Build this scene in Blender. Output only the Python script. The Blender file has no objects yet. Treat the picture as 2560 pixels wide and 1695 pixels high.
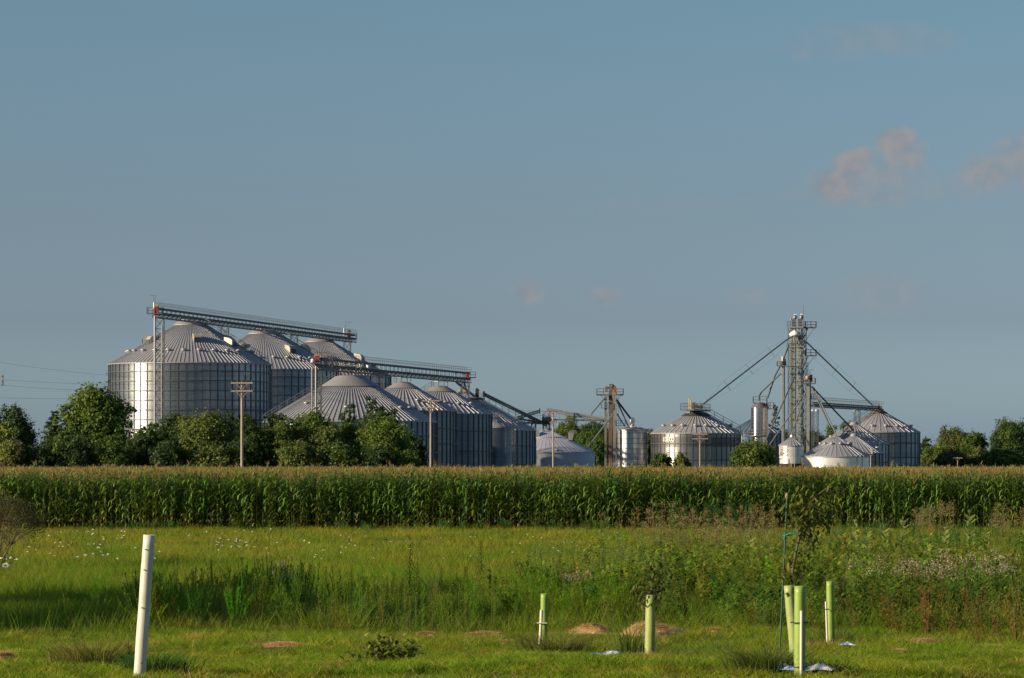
import bpy, math, random
import numpy as np
from mathutils import Vector, Matrix
PI = math.pi
rnd = random.Random(7)
rng = np.random.default_rng(11)
SC = bpy.context.scene
COL = SC.collection

# ------------------------------------------------------------------ camera, sky, sun, exposure
F, HY, HC = 8000.0, 1160.0, 3.1            # focal length in photo pixels, horizon row, eye height above the corn ground
SUN_AZ, SUN_EL = math.radians(250), math.radians(18)
cam = bpy.data.cameras.new('camera')
SC.cycles.use_denoising = True
SC.cycles.denoising_prefilter = 'NONE'
cam.sensor_width = 36; cam.lens = 36 * F / 2560
cam.shift_y = (HY - 847.5) / 2560
cam.clip_start = 0.5; cam.clip_end = 40000
camo = bpy.data.objects.new('camera', cam); COL.objects.link(camo)
camo.location = (0, 0, HC); camo.rotation_euler = (PI / 2, 0, 0)
SC.camera = camo
SC.view_settings.view_transform = 'Standard'
SC.view_settings.look = 'None'
SC.view_settings.exposure = 0.6
SC.view_settings.gamma = 1.0

W = bpy.data.worlds.new('World'); SC.world = W; W.use_nodes = True
nt = W.node_tree; nt.nodes.clear()
def N(t, kind, **kw):
    n = t.nodes.new(kind)
    for k, v in kw.items(): setattr(n, k, v)
    return n
def mathn(t, op, a, b=None, c=None, clamp=False):
    n = N(t, 'ShaderNodeMath', operation=op); n.use_clamp = clamp
    for i, v in enumerate((a, b, c)):
        if v is None: continue
        if isinstance(v, (int, float)): n.inputs[i].default_value = v
        else: t.links.new(v, n.inputs[i])
    return n.outputs[0]
sky = N(nt, 'ShaderNodeTexSky', sky_type='NISHITA')
sky.sun_disc = False; sky.sun_elevation = SUN_EL; sky.sun_rotation = SUN_AZ
sky.air_density = 1.0; sky.dust_density = 1.2; sky.ozone_density = 1.6; sky.altitude = 0
bg = N(nt, 'ShaderNodeBackground'); bg.inputs['Strength'].default_value = 0.055
wout = N(nt, 'ShaderNodeOutputWorld')
tc = N(nt, 'ShaderNodeTexCoord'); sep = N(nt, 'ShaderNodeSeparateXYZ')
nt.links.new(tc.outputs['Generated'], sep.inputs[0])
yy = mathn(nt, 'MAXIMUM', sep.outputs[1], 0.05)
cu = mathn(nt, 'DIVIDE', sep.outputs[0], yy); cv = mathn(nt, 'DIVIDE', sep.outputs[2], yy)
cmb = N(nt, 'ShaderNodeCombineXYZ'); nt.links.new(cu, cmb.inputs[0]); nt.links.new(cv, cmb.inputs[1])
nz = N(nt, 'ShaderNodeTexNoise'); nz.inputs['Scale'].default_value = 150; nz.inputs['Detail'].default_value = 6
nz.inputs['Roughness'].default_value = 0.5
nz.inputs['Distortion'].default_value = 0.25
nt.links.new(cmb.outputs[0], nz.inputs['Vector'])
total = None
for (bx_, by_, a_, b_, amp) in [(2090, 462, 48, 34, 1.0), (2130, 418, 36, 30, 1.0), (2160, 396, 22, 20, .8), (2238, 358, 38, 28, 1.05), (2262, 392, 40, 34, .75), (2200, 440, 80, 36, .5), (2150, 488, 120, 22, .42),
                                (2480, 430, 55, 34, .75), (2560, 400, 55, 55, .7), (2420, 470, 90, 25, .3), (1318, 732, 26, 22, .7), (1512, 742, 32, 16, .55),
                                (2200, 100, 140, 30, .28), (1870, 738, 40, 16, .25), (2200, 730, 90, 40, .25), (2050, 130, 90, 16, .2), (1660, 505, 150, 14, .12)]:
    du = mathn(nt, 'MULTIPLY', mathn(nt, 'SUBTRACT', cu, (bx_ - 1280) / F), F / a_)
    dv = mathn(nt, 'MULTIPLY', mathn(nt, 'SUBTRACT', cv, (HY - by_) / F), F / b_)
    d2 = mathn(nt, 'ADD', mathn(nt, 'MULTIPLY', du, du), mathn(nt, 'MULTIPLY', dv, dv))
    d2 = mathn(nt, 'ADD', d2, mathn(nt, 'MULTIPLY', mathn(nt, 'SUBTRACT', nz.outputs['Fac'], 0.5), 4.4))
    g = mathn(nt, 'MULTIPLY', mathn(nt, 'SUBTRACT', 1.0, mathn(nt, 'MULTIPLY', d2, 0.36), clamp=True), amp * 1.2)
    total = g if total is None else mathn(nt, 'MAXIMUM', total, g)
fac = mathn(nt, 'MULTIPLY', mathn(nt, 'SMOOTH_MIN', total, 1.0, 0.35), 0.85)
# hazy summer air: the blue is greyed a little, more so near the horizon
hz = N(nt, 'ShaderNodeMapRange'); nt.links.new(sep.outputs[2], hz.inputs['Value'])
hz.inputs['From Min'].default_value = 0.0; hz.inputs['From Max'].default_value = 0.16
tint = N(nt, 'ShaderNodeValToRGB'); nt.links.new(hz.outputs[0], tint.inputs[0])
er = tint.color_ramp.elements; er[0].position = 0.0; er[0].color = (1.22, 1.72, 2.9, 1); er[1].position = .87; er[1].color = (.80, .975, 1.08, 1)
for po_, c_ in ((.125, (1.0, 1.38, 2.2, 1)), (.28, (.77, .95, 1.45, 1)), (.475, (.775, .885, 1.15, 1))): e_ = er.new(po_); e_.color = c_
mul = N(nt, 'ShaderNodeMix', data_type='RGBA', blend_type='MULTIPLY'); mul.inputs['Factor'].default_value = 1
nt.links.new(sky.outputs[0], mul.inputs[6]); nt.links.new(tint.outputs[0], mul.inputs[7])
cl = N(nt, 'ShaderNodeMix', data_type='RGBA'); nt.links.new(fac, cl.inputs['Factor'])
nt.links.new(mul.outputs[2], cl.inputs[6])
cc_ = N(nt, 'ShaderNodeMix', data_type='RGBA'); nt.links.new(mathn(nt, 'MULTIPLY', mathn(nt, 'SUBTRACT', nz.outputs['Fac'], 0.36), 3.4, clamp=True), cc_.inputs['Factor'])
cc_.inputs[6].default_value = (3.95, 3.78, 3.78, 1); cc_.inputs[7].default_value = (3.0, 3.18, 3.6, 1); nt.links.new(cc_.outputs[2], cl.inputs[7])
nt.links.new(cl.outputs[2], bg.inputs['Color']); nt.links.new(bg.outputs[0], wout.inputs[0])

sl = bpy.data.lights.new('sun', 'SUN'); sl.energy = 4.8; sl.angle = math.radians(0.6); sl.color = (1.0, 0.80, 0.55)
so = bpy.data.objects.new('sun', sl); COL.objects.link(so)
SUNV = Vector((math.sin(SUN_AZ) * math.cos(SUN_EL), math.cos(SUN_AZ) * math.cos(SUN_EL), math.sin(SUN_EL)))
so.rotation_euler = SUNV.to_track_quat('Z', 'Y').to_euler(); so.location = (-200, -80, 120)

# ------------------------------------------------------------------ helpers
def P(px, py, Y): return Vector(((px - 1280) * Y / F, Y, HC + (HY - py) * Y / F))
GT = ([-100, 0, 28, 36, 46, 60, 80, 120, 1e6], [1.9, 1.75, 1.28, .88, .53, .22, .05, 0, 0])
def gz(X, Y):
    X = np.asarray(X, float); Y = np.asarray(Y, float)
    z = np.interp(Y, *GT)
    k = np.clip((150 - Y) / 60, 0, 1) * np.clip(Y / 20, 0, 1)
    return z + k * (.035 * np.sin(X * .9 + Y * .23) + .03 * np.sin(X * .37 - Y * .41 + 1.3))
def gzs(X, Y): return float(gz(X, Y))
def D_at(py):                                   # distance of the ground seen at a photo row
    Ys = np.linspace(24, 200, 3000); r = HY + F * (HC - np.interp(Ys, *GT)) / Ys
    return float(np.interp(-py, -r, Ys))
def vnoise(X, Y, s, seed, n=10):
    r = np.random.default_rng(seed); v = np.zeros(np.shape(X))
    for i in range(n):
        a = r.uniform(0, 2 * PI); k = r.uniform(.5, 1.8) / s; v = v + np.sin((np.cos(a) * X + np.sin(a) * Y) * k * 2 * PI + r.uniform(0, 7))
    return v / math.sqrt(n / 2) / 2

class MB:
    def __init__(s): s.v = []; s.f = []; s.m = []; s.s = []; s.uv = None
    def face(s, pts, m=0, sm=False):
        b = len(s.v); s.v += [tuple(p) for p in pts]; s.f.append(tuple(range(b, b + len(pts)))); s.m.append(m); s.s.append(sm)
    def add(s, vs, fs, m=0, sm=False):
        b = len(s.v); s.v += [tuple(p) for p in vs]
        for f in fs: s.f.append(tuple(b + i for i in f)); s.m.append(m); s.s.append(sm)
    def box(s, c, sz, rz=0, m=0, mat=None):
        x, y, z = [q / 2 for q in sz]; M = mat if mat else Matrix.Rotation(rz, 3, 'Z'); c = Vector(c)
        vs = [c + M @ Vector((i * x, j * y, k * z)) for i in (-1, 1) for j in (-1, 1) for k in (-1, 1)]
        s.add(vs, [(0, 1, 3, 2), (4, 6, 7, 5), (0, 4, 5, 1), (2, 3, 7, 6), (0, 2, 6, 4), (1, 5, 7, 3)], m)
    def bar(s, p, q, r, n=4, m=0, r2=None, up=None, caps=True):
        p = Vector(p); q = Vector(q); d = q - p
        if d.length < 1e-6: return
        d.normalize(); u = Vector(up) if up else (Vector((0, 0, 1)) if abs(d.z) < .9 else Vector((1, 0, 0)))
        a = d.cross(u).normalized(); b = d.cross(a).normalized(); r2 = r if r2 is None else r2
        o = PI / 4 if n == 4 else 0
        vs = []
        for c, rr in ((p, r), (q, r2)):
            for i in range(n):
                t = 2 * PI * i / n + o; vs.append(c + a * (rr * math.cos(t)) + b * (rr * math.sin(t)))
        fs = [(i, (i + 1) % n, n + (i + 1) % n, n + i) for i in range(n)]
        s.add(vs, fs, m, n > 5)
        if caps: s.add(vs[:n], [tuple(reversed(range(n)))], m); s.add(vs[n:], [tuple(range(n))], m)
    def poly(s, pts, r, n=5, m=0):
        for a, b in zip(pts, pts[1:]): s.bar(a, b, r, n, m)
    def beam(s, p, q, w, h, m=0):                # rectangular section, upright
        p = Vector(p); q = Vector(q); d = (q - p).normalized(); a = d.cross(Vector((0, 0, 1))).normalized(); b = a.cross(d)
        vs = [c + a * (i * w / 2) + b * (j * h / 2) for c in (p, q) for i, j in ((-1, -1), (1, -1), (1, 1), (-1, 1))]
        s.add(vs, [(0, 1, 5, 4), (1, 2, 6, 5), (2, 3, 7, 6), (3, 0, 4, 7), (0, 3, 2, 1), (4, 5, 6, 7)], m)
    def lathe(s, prof, n=32, c=(0, 0, 0), m=0, sm=True, capt=True, capb=False):
        vs = []; c = Vector(c)
        for r, z in prof:
            for i in range(n):
                t = 2 * PI * i / n; vs.append(c + Vector((r * math.cos(t), r * math.sin(t), z)))
        fs = []
        for k in range(len(prof) - 1):
            for i in range(n):
                j = (i + 1) % n; fs.append((k * n + i, k * n + j, (k + 1) * n + j, (k + 1) * n + i))
        s.add(vs, fs, m, sm)
        if capt: s.add(vs[-n:], [tuple(range(n))], m)
        if capb: s.add(vs[:n], [tuple(reversed(range(n)))], m)
    def build(s, name, mats, parent=None, loc=None):
        me = bpy.data.meshes.new(name); me.from_pydata(s.v, [], s.f)
        for mt in (mats if isinstance(mats, (list, tuple)) else [mats]): me.materials.append(mt)
        me.polygons.foreach_set('material_index', s.m); me.polygons.foreach_set('use_smooth', s.s); me.update()
        o = bpy.data.objects.new(name, me); COL.objects.link(o)
        if parent: o.parent = parent
        if loc is not None: o.location = loc
        return o
def tag(o, label=None, cat=None, group=None, kind=None):
    if label: o['label'] = label
    if cat: o['category'] = cat
    if group: o['group'] = group
    if kind: o['kind'] = kind
    return o
def thing(name, label, cat, loc=(0, 0, 0), rz=0, group=None):
    o = bpy.data.objects.new(name, None); COL.objects.link(o); o.location = loc; o.rotation_euler = (0, 0, rz); o.empty_display_size = .3
    return tag(o, label, cat, group)
def copy_tree(o, parent=None):
    c = o.copy(); COL.objects.link(c); c.parent = parent
    for ch in list(o.children): copy_tree(ch, c)
    return c
def np_mesh(name, V, faces, C, mats, parent=None, loc=None, midx=None):
    me = bpy.data.meshes.new(name)
    V = np.ascontiguousarray(V, np.float32); me.vertices.add(len(V)); me.vertices.foreach_set('co', V.ravel())
    loops = np.concatenate([f.ravel() for f in faces]).astype(np.int32)
    tot = np.concatenate([np.full(len(f), f.shape[1]) for f in faces]).astype(np.int32)
    st = np.concatenate([[0], np.cumsum(tot)[:-1]]).astype(np.int32)
    me.loops.add(len(loops)); me.loops.foreach_set('vertex_index', loops)
    me.polygons.add(len(tot)); me.polygons.foreach_set('loop_start', st)
    try: me.polygons.foreach_set('loop_total', tot)
    except Exception: pass
    for mt in (mats if isinstance(mats, (list, tuple)) else [mats]): me.materials.append(mt)
    if C is not None:
        at = me.color_attributes.new('Col', 'FLOAT_COLOR', 'POINT')
        cc = np.ones((len(V), 4), np.float32); cc[:, :3] = C; at.data.foreach_set('color', cc.ravel())
    if midx is not None: me.polygons.foreach_set('material_index', np.ascontiguousarray(midx, np.int32))
    me.update(calc_edges=True)
    o = bpy.data.objects.new(name, me); COL.objects.link(o)
    if parent: o.parent = parent
    if loc is not None: o.location = loc
    return o

# ------------------------------------------------------------------ materials
def mat(name, col, rough=.6, metal=0.0, noise=.15, nscale=3.0, bump=0.0, spec=.4, stain=None, stain_scale=.4, stain_amt=.3):
    m = bpy.data.materials.new(name); m.use_nodes = True; t = m.node_tree; b = t.nodes['Principled BSDF']
    b.inputs['Roughness'].default_value = rough; b.inputs['Metallic'].default_value = metal; b.inputs['Specular IOR Level'].default_value = spec
    c = N(t, 'ShaderNodeTexCoord'); n = N(t, 'ShaderNodeTexNoise'); n.inputs['Scale'].default_value = nscale; n.inputs['Detail'].default_value = 5
    t.links.new(c.outputs['Object'], n.inputs['Vector'])
    mx = N(t, 'ShaderNodeMix', data_type='RGBA'); t.links.new(n.outputs['Fac'], mx.inputs['Factor'])
    mx.inputs[6].default_value = tuple(q * (1 - noise) for q in col) + (1,); mx.inputs[7].default_value = tuple(min(1, q * (1 + noise)) for q in col) + (1,)
    out = mx.outputs[2]
    if stain:
        n2 = N(t, 'ShaderNodeTexNoise'); n2.inputs['Scale'].default_value = stain_scale; n2.inputs['Detail'].default_value = 6
        t.links.new(c.outputs['Object'], n2.inputs['Vector'])
        rp = N(t, 'ShaderNodeValToRGB'); rp.color_ramp.elements[0].position = .52; rp.color_ramp.elements[1].position = .68
        t.links.new(n2.outputs['Fac'], rp.inputs[0])
        f = mathn(t, 'MULTIPLY', rp.outputs[0], stain_amt)
        m2 = N(t, 'ShaderNodeMix', data_type='RGBA'); t.links.new(f, m2.inputs['Factor']); t.links.new(out, m2.inputs[6]); m2.inputs[7].default_value = tuple(stain) + (1,)
        out = m2.outputs[2]
    t.links.new(out, b.inputs['Base Color'])
    if bump:
        bp = N(t, 'ShaderNodeBump'); bp.inputs['Strength'].default_value = bump; t.links.new(n.outputs['Fac'], bp.inputs['Height']); t.links.new(bp.outputs[0], b.inputs['Normal'])
    return m
def foliage(name, transl=.3, rough=.55, spec=.25, noise=.0):
    m = bpy.data.materials.new(name); m.use_nodes = True; t = m.node_tree; b = t.nodes['Principled BSDF']
    a = N(t, 'ShaderNodeAttribute', attribute_name='Col')
    b.inputs['Roughness'].default_value = rough; b.inputs['Specular IOR Level'].default_value = spec
    t.links.new(a.outputs['Color'], b.inputs['Base Color'])
    tr = N(t, 'ShaderNodeBsdfTranslucent'); t.links.new(a.outputs['Color'], tr.inputs['Color'])
    mx = N(t, 'ShaderNodeMixShader'); mx.inputs[0].default_value = transl
    t.links.new(b.outputs[0], mx.inputs[1]); t.links.new(tr.outputs[0], mx.inputs[2])
    t.links.new(mx.outputs[0], t.nodes['Material Output'].inputs['Surface'])
    return m
def sheet_steel(name, col, rough=.34, metal=.9, var=.22, band=None, panel_h=1.1, dirt=.25, aniso=.8):
    """galvanised wall sheets: UV u counts sheets round the bin, v is height in metres; each sheet weathers differently"""
    m = bpy.data.materials.new(name); m.use_nodes = True; t = m.node_tree; b = t.nodes['Principled BSDF']
    b.inputs['Metallic'].default_value = metal; b.inputs['Roughness'].default_value = rough
    uv = N(t, 'ShaderNodeUVMap'); sp = N(t, 'ShaderNodeSeparateXYZ'); t.links.new(uv.outputs[0], sp.inputs[0])
    fv = mathn(t, 'FLOOR', mathn(t, 'DIVIDE', sp.outputs[1], panel_h))
    fu = mathn(t, 'FLOOR', mathn(t, 'ADD', mathn(t, 'MULTIPLY', sp.outputs[0], .5), mathn(t, 'MULTIPLY', fv, .5)))
    cb = N(t, 'ShaderNodeCombineXYZ'); t.links.new(fu, cb.inputs[0]); t.links.new(fv, cb.inputs[1])
    wn = N(t, 'ShaderNodeTexWhiteNoise', noise_dimensions='2D'); t.links.new(cb.outputs[0], wn.inputs['Vector'])
    wb = N(t, 'ShaderNodeTexWhiteNoise', noise_dimensions='1D'); t.links.new(fv, wb.inputs['W'])
    ns = N(t, 'ShaderNodeTexNoise'); ns.inputs['Scale'].default_value = 1.1; ns.inputs['Detail'].default_value = 5
    mp = N(t, 'ShaderNodeMapping'); mp.inputs['Scale'].default_value = (2.2, 2.2, .16)
    c = N(t, 'ShaderNodeTexCoord'); t.links.new(c.outputs['Object'], mp.inputs[0]); t.links.new(mp.outputs[0], ns.inputs['Vector'])
    f = mathn(t, 'ADD', 1.0 - var * .75 - dirt * .5, mathn(t, 'ADD', mathn(t, 'MULTIPLY', wn.outputs[0], var * .5), mathn(t, 'ADD', mathn(t, 'MULTIPLY', wb.outputs[0], var), mathn(t, 'MULTIPLY', ns.outputs['Fac'], dirt))))
    # lap joint between two courses of sheet
    fr = mathn(t, 'FRACT', mathn(t, 'DIVIDE', sp.outputs[1], panel_h))
    f = mathn(t, 'MULTIPLY', f, mathn(t, 'SUBTRACT', 1.0, mathn(t, 'MULTIPLY', mathn(t, 'LESS_THAN', fr, .07), .18)))
    vm = N(t, 'ShaderNodeVectorMath', operation='SCALE'); vm.inputs[0].default_value = col; t.links.new(f, vm.inputs['Scale'])
    out = vm.outputs[0]
    if band:                                       # courses of duller, older sheet
        acc = None
        for z0, z1 in band:
            k = mathn(t, 'MULTIPLY', mathn(t, 'GREATER_THAN', sp.outputs[1], z0), mathn(t, 'LESS_THAN', sp.outputs[1], z1)); acc = k if acc is None else mathn(t, 'MAXIMUM', acc, k)
        m2 = N(t, 'ShaderNodeMix', data_type='RGBA', blend_type='MULTIPLY'); t.links.new(acc, m2.inputs['Factor']); t.links.new(out, m2.inputs[6]); m2.inputs[7].default_value = (.62, .62, .62, 1); out = m2.outputs[2]
        t.links.new(mathn(t, 'ADD', rough, mathn(t, 'MULTIPLY', acc, .15)), b.inputs['Roughness'])
    else:
        t.links.new(mathn(t, 'ADD', rough - .06, mathn(t, 'MULTIPLY', ns.outputs['Fac'], .14)), b.inputs['Roughness'])
    t.links.new(out, b.inputs['Base Color'])
    if aniso:                                       # the horizontal corrugation smears reflections up and down
        b.inputs['Anisotropic'].default_value = aniso; b.inputs['Anisotropic Rotation'].default_value = .25
        tg = N(t, 'ShaderNodeTangent', direction_type='RADIAL', axis='Z'); t.links.new(tg.outputs[0], b.inputs['Tangent'])
    return m
STEEL = sheet_steel('galvanised_sheet', (.40, .41, .425), .40, aniso=.9, dirt=.36)
STEEL_SHADE = sheet_steel('galvanised_sheet_shaded', (.23, .27, .31), .48, var=.16)  # darker, bluer copy of the galvanised sheet: shade put into its colour
STEELB = sheet_steel('galvanised_sheet_banded', (.35, .35, .355), .5, band=[(6.3, 8.2), (1.0, 2.6)], panel_h=1.05)
WHITEST = sheet_steel('bright_sheet', (.86, .84, .80), .38, metal=.45, var=.1, dirt=.1)
BOLTED = sheet_steel('bolted_tank_sheet', (.50, .52, .54), .46, metal=.5, var=.3, panel_h=1.0, dirt=.5)
DRYERM = sheet_steel('stainless_dryer_sheet', (.66, .56, .50), .24, metal=1.0, var=.14, panel_h=.9)
STIFF = mat('stiffener_steel', (.10, .115, .13), .5, .6)
ROOFM = mat('roof_sheet', (.34, .345, .375), .52, .35, .12, .8, stain=(.24, .24, .27), stain_scale=.25, stain_amt=.35)
ROOFW = mat('roof_sheet_pale', (.44, .46, .54), .5, .3, .06, .8)
RIBM = mat('roof_rib', (.35, .355, .385), .5, .35)
RUSTROOF = mat('roof_rust', (.25, .12, .06), .8, .1, .4, 2)
CAPM = mat('cap_sheet', (.27, .27, .28), .6, .3)
VENTM = mat('vent_sheet', (.40, .40, .40), .45, .5)
HOODM = mat('exhaust_hood', (.42, .41, .36), .5, .4)
DARKST = mat('dark_steel', (.07, .078, .085), .55, .5)
GALV = mat('galvanised_frame', (.19, .20, .205), .5, .6)
GALVL = mat('galvanised_bright', (.33, .33, .325), .42, .6, .2, 4)
LEGM = mat('elevator_casing', (.45, .46, .42), .42, .5, .22, 1.2)
LEGY = mat('elevator_casing_yellowed', (.35, .34, .22), .5, .3, .3, .6, stain=(.42, .36, .08), stain_scale=.3, stain_amt=.8)
RUSTY = mat('rusty_casing', (.17, .13, .10), .75, .2, .35, 1.5)
RED = mat('red_paint', (.38, .028, .03), .4, 0)
ORANGE = mat('orange_paint', (.45, .22, .09), .5, 0)
YELLOW = mat('yellow_paint', (.50, .38, .12), .5, 0)
WHITEP = mat('white_paint', (.80, .79, .75), .5, 0, .06)
BLACKP = mat('black_letter_paint', (.02, .02, .022), .5, 0)
BROWN = mat('brown_board', (.13, .08, .055), .8, 0, .3, 2)
WOOD = mat('weathered_pole_wood', (.34, .275, .22), .85, 0, .3, 2.5, bump=.3)
BARK = mat('bark', (.10, .08, .06), .9, 0, .35, 3, bump=.5)
BARKP = mat('pale_bark', (.26, .21, .17), .9, 0, .3, 3)
WIRE = mat('wire', (.06, .07, .08), .6, .2)
INSUL = mat('insulator', (.05, .04, .05), .3, 0)
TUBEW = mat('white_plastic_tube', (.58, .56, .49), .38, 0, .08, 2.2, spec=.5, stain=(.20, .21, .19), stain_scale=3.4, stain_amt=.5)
TUBEG = None
PVC = mat('pale_stake', (.62, .57, .48), .5, 0, .12, 6)
GREENST = mat('green_coated_stake', (.02, .07, .05), .4, 0, .2, 8)
TIEG = mat('green_tie_tape', (.03, .26, .15), .5, 0)
TIEK = mat('black_tie', (.02, .02, .02), .5, 0)
SOIL = mat('dry_soil', (.46, .32, .16), .95, 0, .35, 6, bump=.6)
LEAF = foliage('tree_leaf', .44)
GRASSM = foliage('grass_blade', .5, .6, .2)
CORNM = foliage('corn_leaf', .3, .42, .4)
WEEDM = foliage('weed_leaf', .5, .55, .22)
def tube_mat(name, col):
    m = bpy.data.materials.new(name); m.use_nodes = True; t = m.node_tree; b = t.nodes['Principled BSDF']
    b.inputs['Roughness'].default_value = .42
    n = N(t, 'ShaderNodeTexNoise'); n.inputs['Scale'].default_value = 5; c = N(t, 'ShaderNodeTexCoord'); t.links.new(c.outputs['Object'], n.inputs['Vector'])
    mx = N(t, 'ShaderNodeMix', data_type='RGBA'); t.links.new(n.outputs['Fac'], mx.inputs['Factor'])
    mx.inputs[6].default_value = tuple(q * .75 for q in col) + (1,); mx.inputs[7].default_value = tuple(q * 1.18 for q in col) + (1,)
    sx = N(t, 'ShaderNodeSeparateXYZ'); t.links.new(c.outputs['Object'], sx.inputs[0]); n2 = N(t, 'ShaderNodeTexNoise'); n2.inputs['Scale'].default_value = 28; n2.inputs['Detail'].default_value = 6; t.links.new(c.outputs['Object'], n2.inputs['Vector'])
    mud = mathn(t, 'MULTIPLY', mathn(t, 'GREATER_THAN', mathn(t, 'SUBTRACT', n2.outputs['Fac'], mathn(t, 'MULTIPLY', sx.outputs[2], 1.1)), .36), .55); mm_ = N(t, 'ShaderNodeMix', data_type='RGBA'); t.links.new(mud, mm_.inputs['Factor']); t.links.new(mx.outputs[2], mm_.inputs[6]); mm_.inputs[7].default_value = (.16, .12, .05, 1); mx = mm_
    t.links.new(mx.outputs[2], b.inputs['Base Color'])
    tr = N(t, 'ShaderNodeBsdfTranslucent'); t.links.new(mx.outputs[2], tr.inputs['Color'])
    ms = N(t, 'ShaderNodeMixShader'); ms.inputs[0].default_value = .22; t.links.new(b.outputs[0], ms.inputs[1]); t.links.new(tr.outputs[0], ms.inputs[2])
    t.links.new(ms.outputs[0], t.nodes['Material Output'].inputs['Surface']); return m
TUBEG = tube_mat('green_plastic_tube', (.30, .44, .085))
TUBEG2 = tube_mat('pale_green_plastic_tube', (.38, .46, .16))
def plastic_mat():
    m = bpy.data.materials.new('crumpled_plastic'); m.use_nodes = True; t = m.node_tree; b = t.nodes['Principled BSDF']; b.inputs['Roughness'].default_value = .3
    n = N(t, 'ShaderNodeTexNoise'); n.inputs['Scale'].default_value = 5; c = N(t, 'ShaderNodeTexCoord'); t.links.new(c.outputs['Object'], n.inputs['Vector'])
    r = N(t, 'ShaderNodeValToRGB'); t.links.new(n.outputs['Fac'], r.inputs[0])
    r.color_ramp.elements[0].position = .42; r.color_ramp.elements[0].color = (.10, .26, .55, 1); r.color_ramp.elements[1].position = .56; r.color_ramp.elements[1].color = (.66, .70, .74, 1)
    t.links.new(r.outputs[0], b.inputs['Base Color']); return m
PLASTIC = plastic_mat()
def ground_mat():
    m = bpy.data.materials.new('meadow_ground'); m.use_nodes = True; t = m.node_tree; b = t.nodes['Principled BSDF']; b.inputs['Roughness'].default_value = .95; b.inputs['Specular IOR Level'].default_value = .1
    c = N(t, 'ShaderNodeTexCoord'); n = N(t, 'ShaderNodeTexNoise'); n.inputs['Scale'].default_value = .35; n.inputs['Detail'].default_value = 8; n.inputs['Roughness'].default_value = .65
    t.links.new(c.outputs['Object'], n.inputs['Vector'])
    r = N(t, 'ShaderNodeValToRGB'); t.links.new(n.outputs['Fac'], r.inputs[0])
    e = r.color_ramp.elements; e[0].position = .3; e[0].color = (.06, .08, .015, 1); e[1].position = .75; e[1].color = (.16, .13, .04, 1)
    k = r.color_ramp.elements.new(.5); k.color = (.10, .11, .02, 1)
    n2 = N(t, 'ShaderNodeTexNoise'); n2.inputs['Scale'].default_value = 14; n2.inputs['Detail'].default_value = 4; t.links.new(c.outputs['Object'], n2.inputs['Vector'])
    mx = N(t, 'ShaderNodeMix', data_type='RGBA', blend_type='OVERLAY'); mx.inputs['Factor'].default_value = .7
    t.links.new(r.outputs[0], mx.inputs[6]); t.links.new(n2.outputs['Fac'], mx.inputs[7]); t.links.new(mx.outputs[2], b.inputs['Base Color'])
    bp = N(t, 'ShaderNodeBump'); bp.inputs['Strength'].default_value = .5; bp.inputs['Distance'].default_value = .1; t.links.new(n2.outputs['Fac'], bp.inputs['Height']); t.links.new(bp.outputs[0], b.inputs['Normal'])
    return m

# ------------------------------------------------------------------ ground
Ys = np.concatenate([np.arange(-60, 20, 4), np.arange(20, 160, 1.0), np.geomspace(160, 16000, 50)])
U = np.linspace(-1, 1, 121)
GX = U[None, :] * np.maximum(70, .8 * np.abs(Ys))[:, None]; GY = np.repeat(Ys[:, None], len(U), 1)
GV = np.stack([GX, GY, gz(GX, GY)], -1).reshape(-1, 3)
nr, nc = GX.shape; ii = (np.arange(nr - 1)[:, None] * nc + np.arange(nc - 1)[None, :]).ravel()
gro = np_mesh('ground', GV, [np.stack([ii, ii + 1, ii + 1 + nc, ii + nc], 1)], None, ground_mat())
tag(gro, kind='structure')
gro.data.polygons.foreach_set('use_smooth', [True] * len(gro.data.polygons))

# ------------------------------------------------------------------ grain bins
def cyl_wall(mb_uv, R, z0, z1, nst, n=None, zs=None):
    pass
def wall_mesh(R, z0, z1, nst, rings, stiff_w=.2, stiff_d=.12, seg=None, steps=8):
    m = MB(); n = seg or max(48, nst * 2); uvs = []
    zz = [z0 + (z1 - z0) * k / steps for k in range(steps + 1)]
    for k in range(steps):
        for i in range(n):
            a0, a1 = 2 * PI * i / n, 2 * PI * (i + 1) / n
            m.f.append(None); m.f.pop()
    vs = [(R * math.cos(2 * PI * i / n), R * math.sin(2 * PI * i / n), z) for z in zz for i in range(n)]
    fs = []
    for k in range(steps):
        for i in range(n):
            j = (i + 1) % n; fs.append((k * n + i, k * n + j, (k + 1) * n + j, (k + 1) * n + i))
            u0, u1 = i / n * nst, (i + 1) / n * nst
            uvs += [(u0, zz[k]), (u1, zz[k]), (u1, zz[k + 1]), (u0, zz[k + 1])]
    m.add(vs, fs, 0, True)
    for i in range(nst if stiff_w else 0):
        t = 2 * PI * (i + .5) / nst
        m.box(((R + stiff_d / 2) * math.cos(t), (R + stiff_d / 2) * math.sin(t), (z0 + z1) / 2 - .04), (stiff_d, stiff_w, z1 - z0 - .08), t, 1)
    rn = max(48, nst * 2); rd = stiff_d + .05
    for z in rings:
        for i in range(rn):
            t = 2 * PI * (i + .5) / rn
            m.box(((R + rd) * math.cos(t), (R + rd) * math.sin(t), z), (.1, 2 * (R + rd) * math.tan(PI / rn) + .02, .17), t, 1)
    m.uv = uvs
    return m
def add_uv(o, uvs):
    l = o.data.uv_layers.new(name='UVMap'); n = len(o.data.loops); a = np.zeros((n, 2), np.float32); a[:len(uvs)] = uvs; l.data.foreach_set('uv', a.ravel())
def roof_pt(R, zE, rC, zC, rad, off=0):
    k = (R - rad) / (R - rC); s = math.atan2(zC - zE, R - rC); return zE + (zC - zE) * k + off / math.cos(s)
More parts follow.
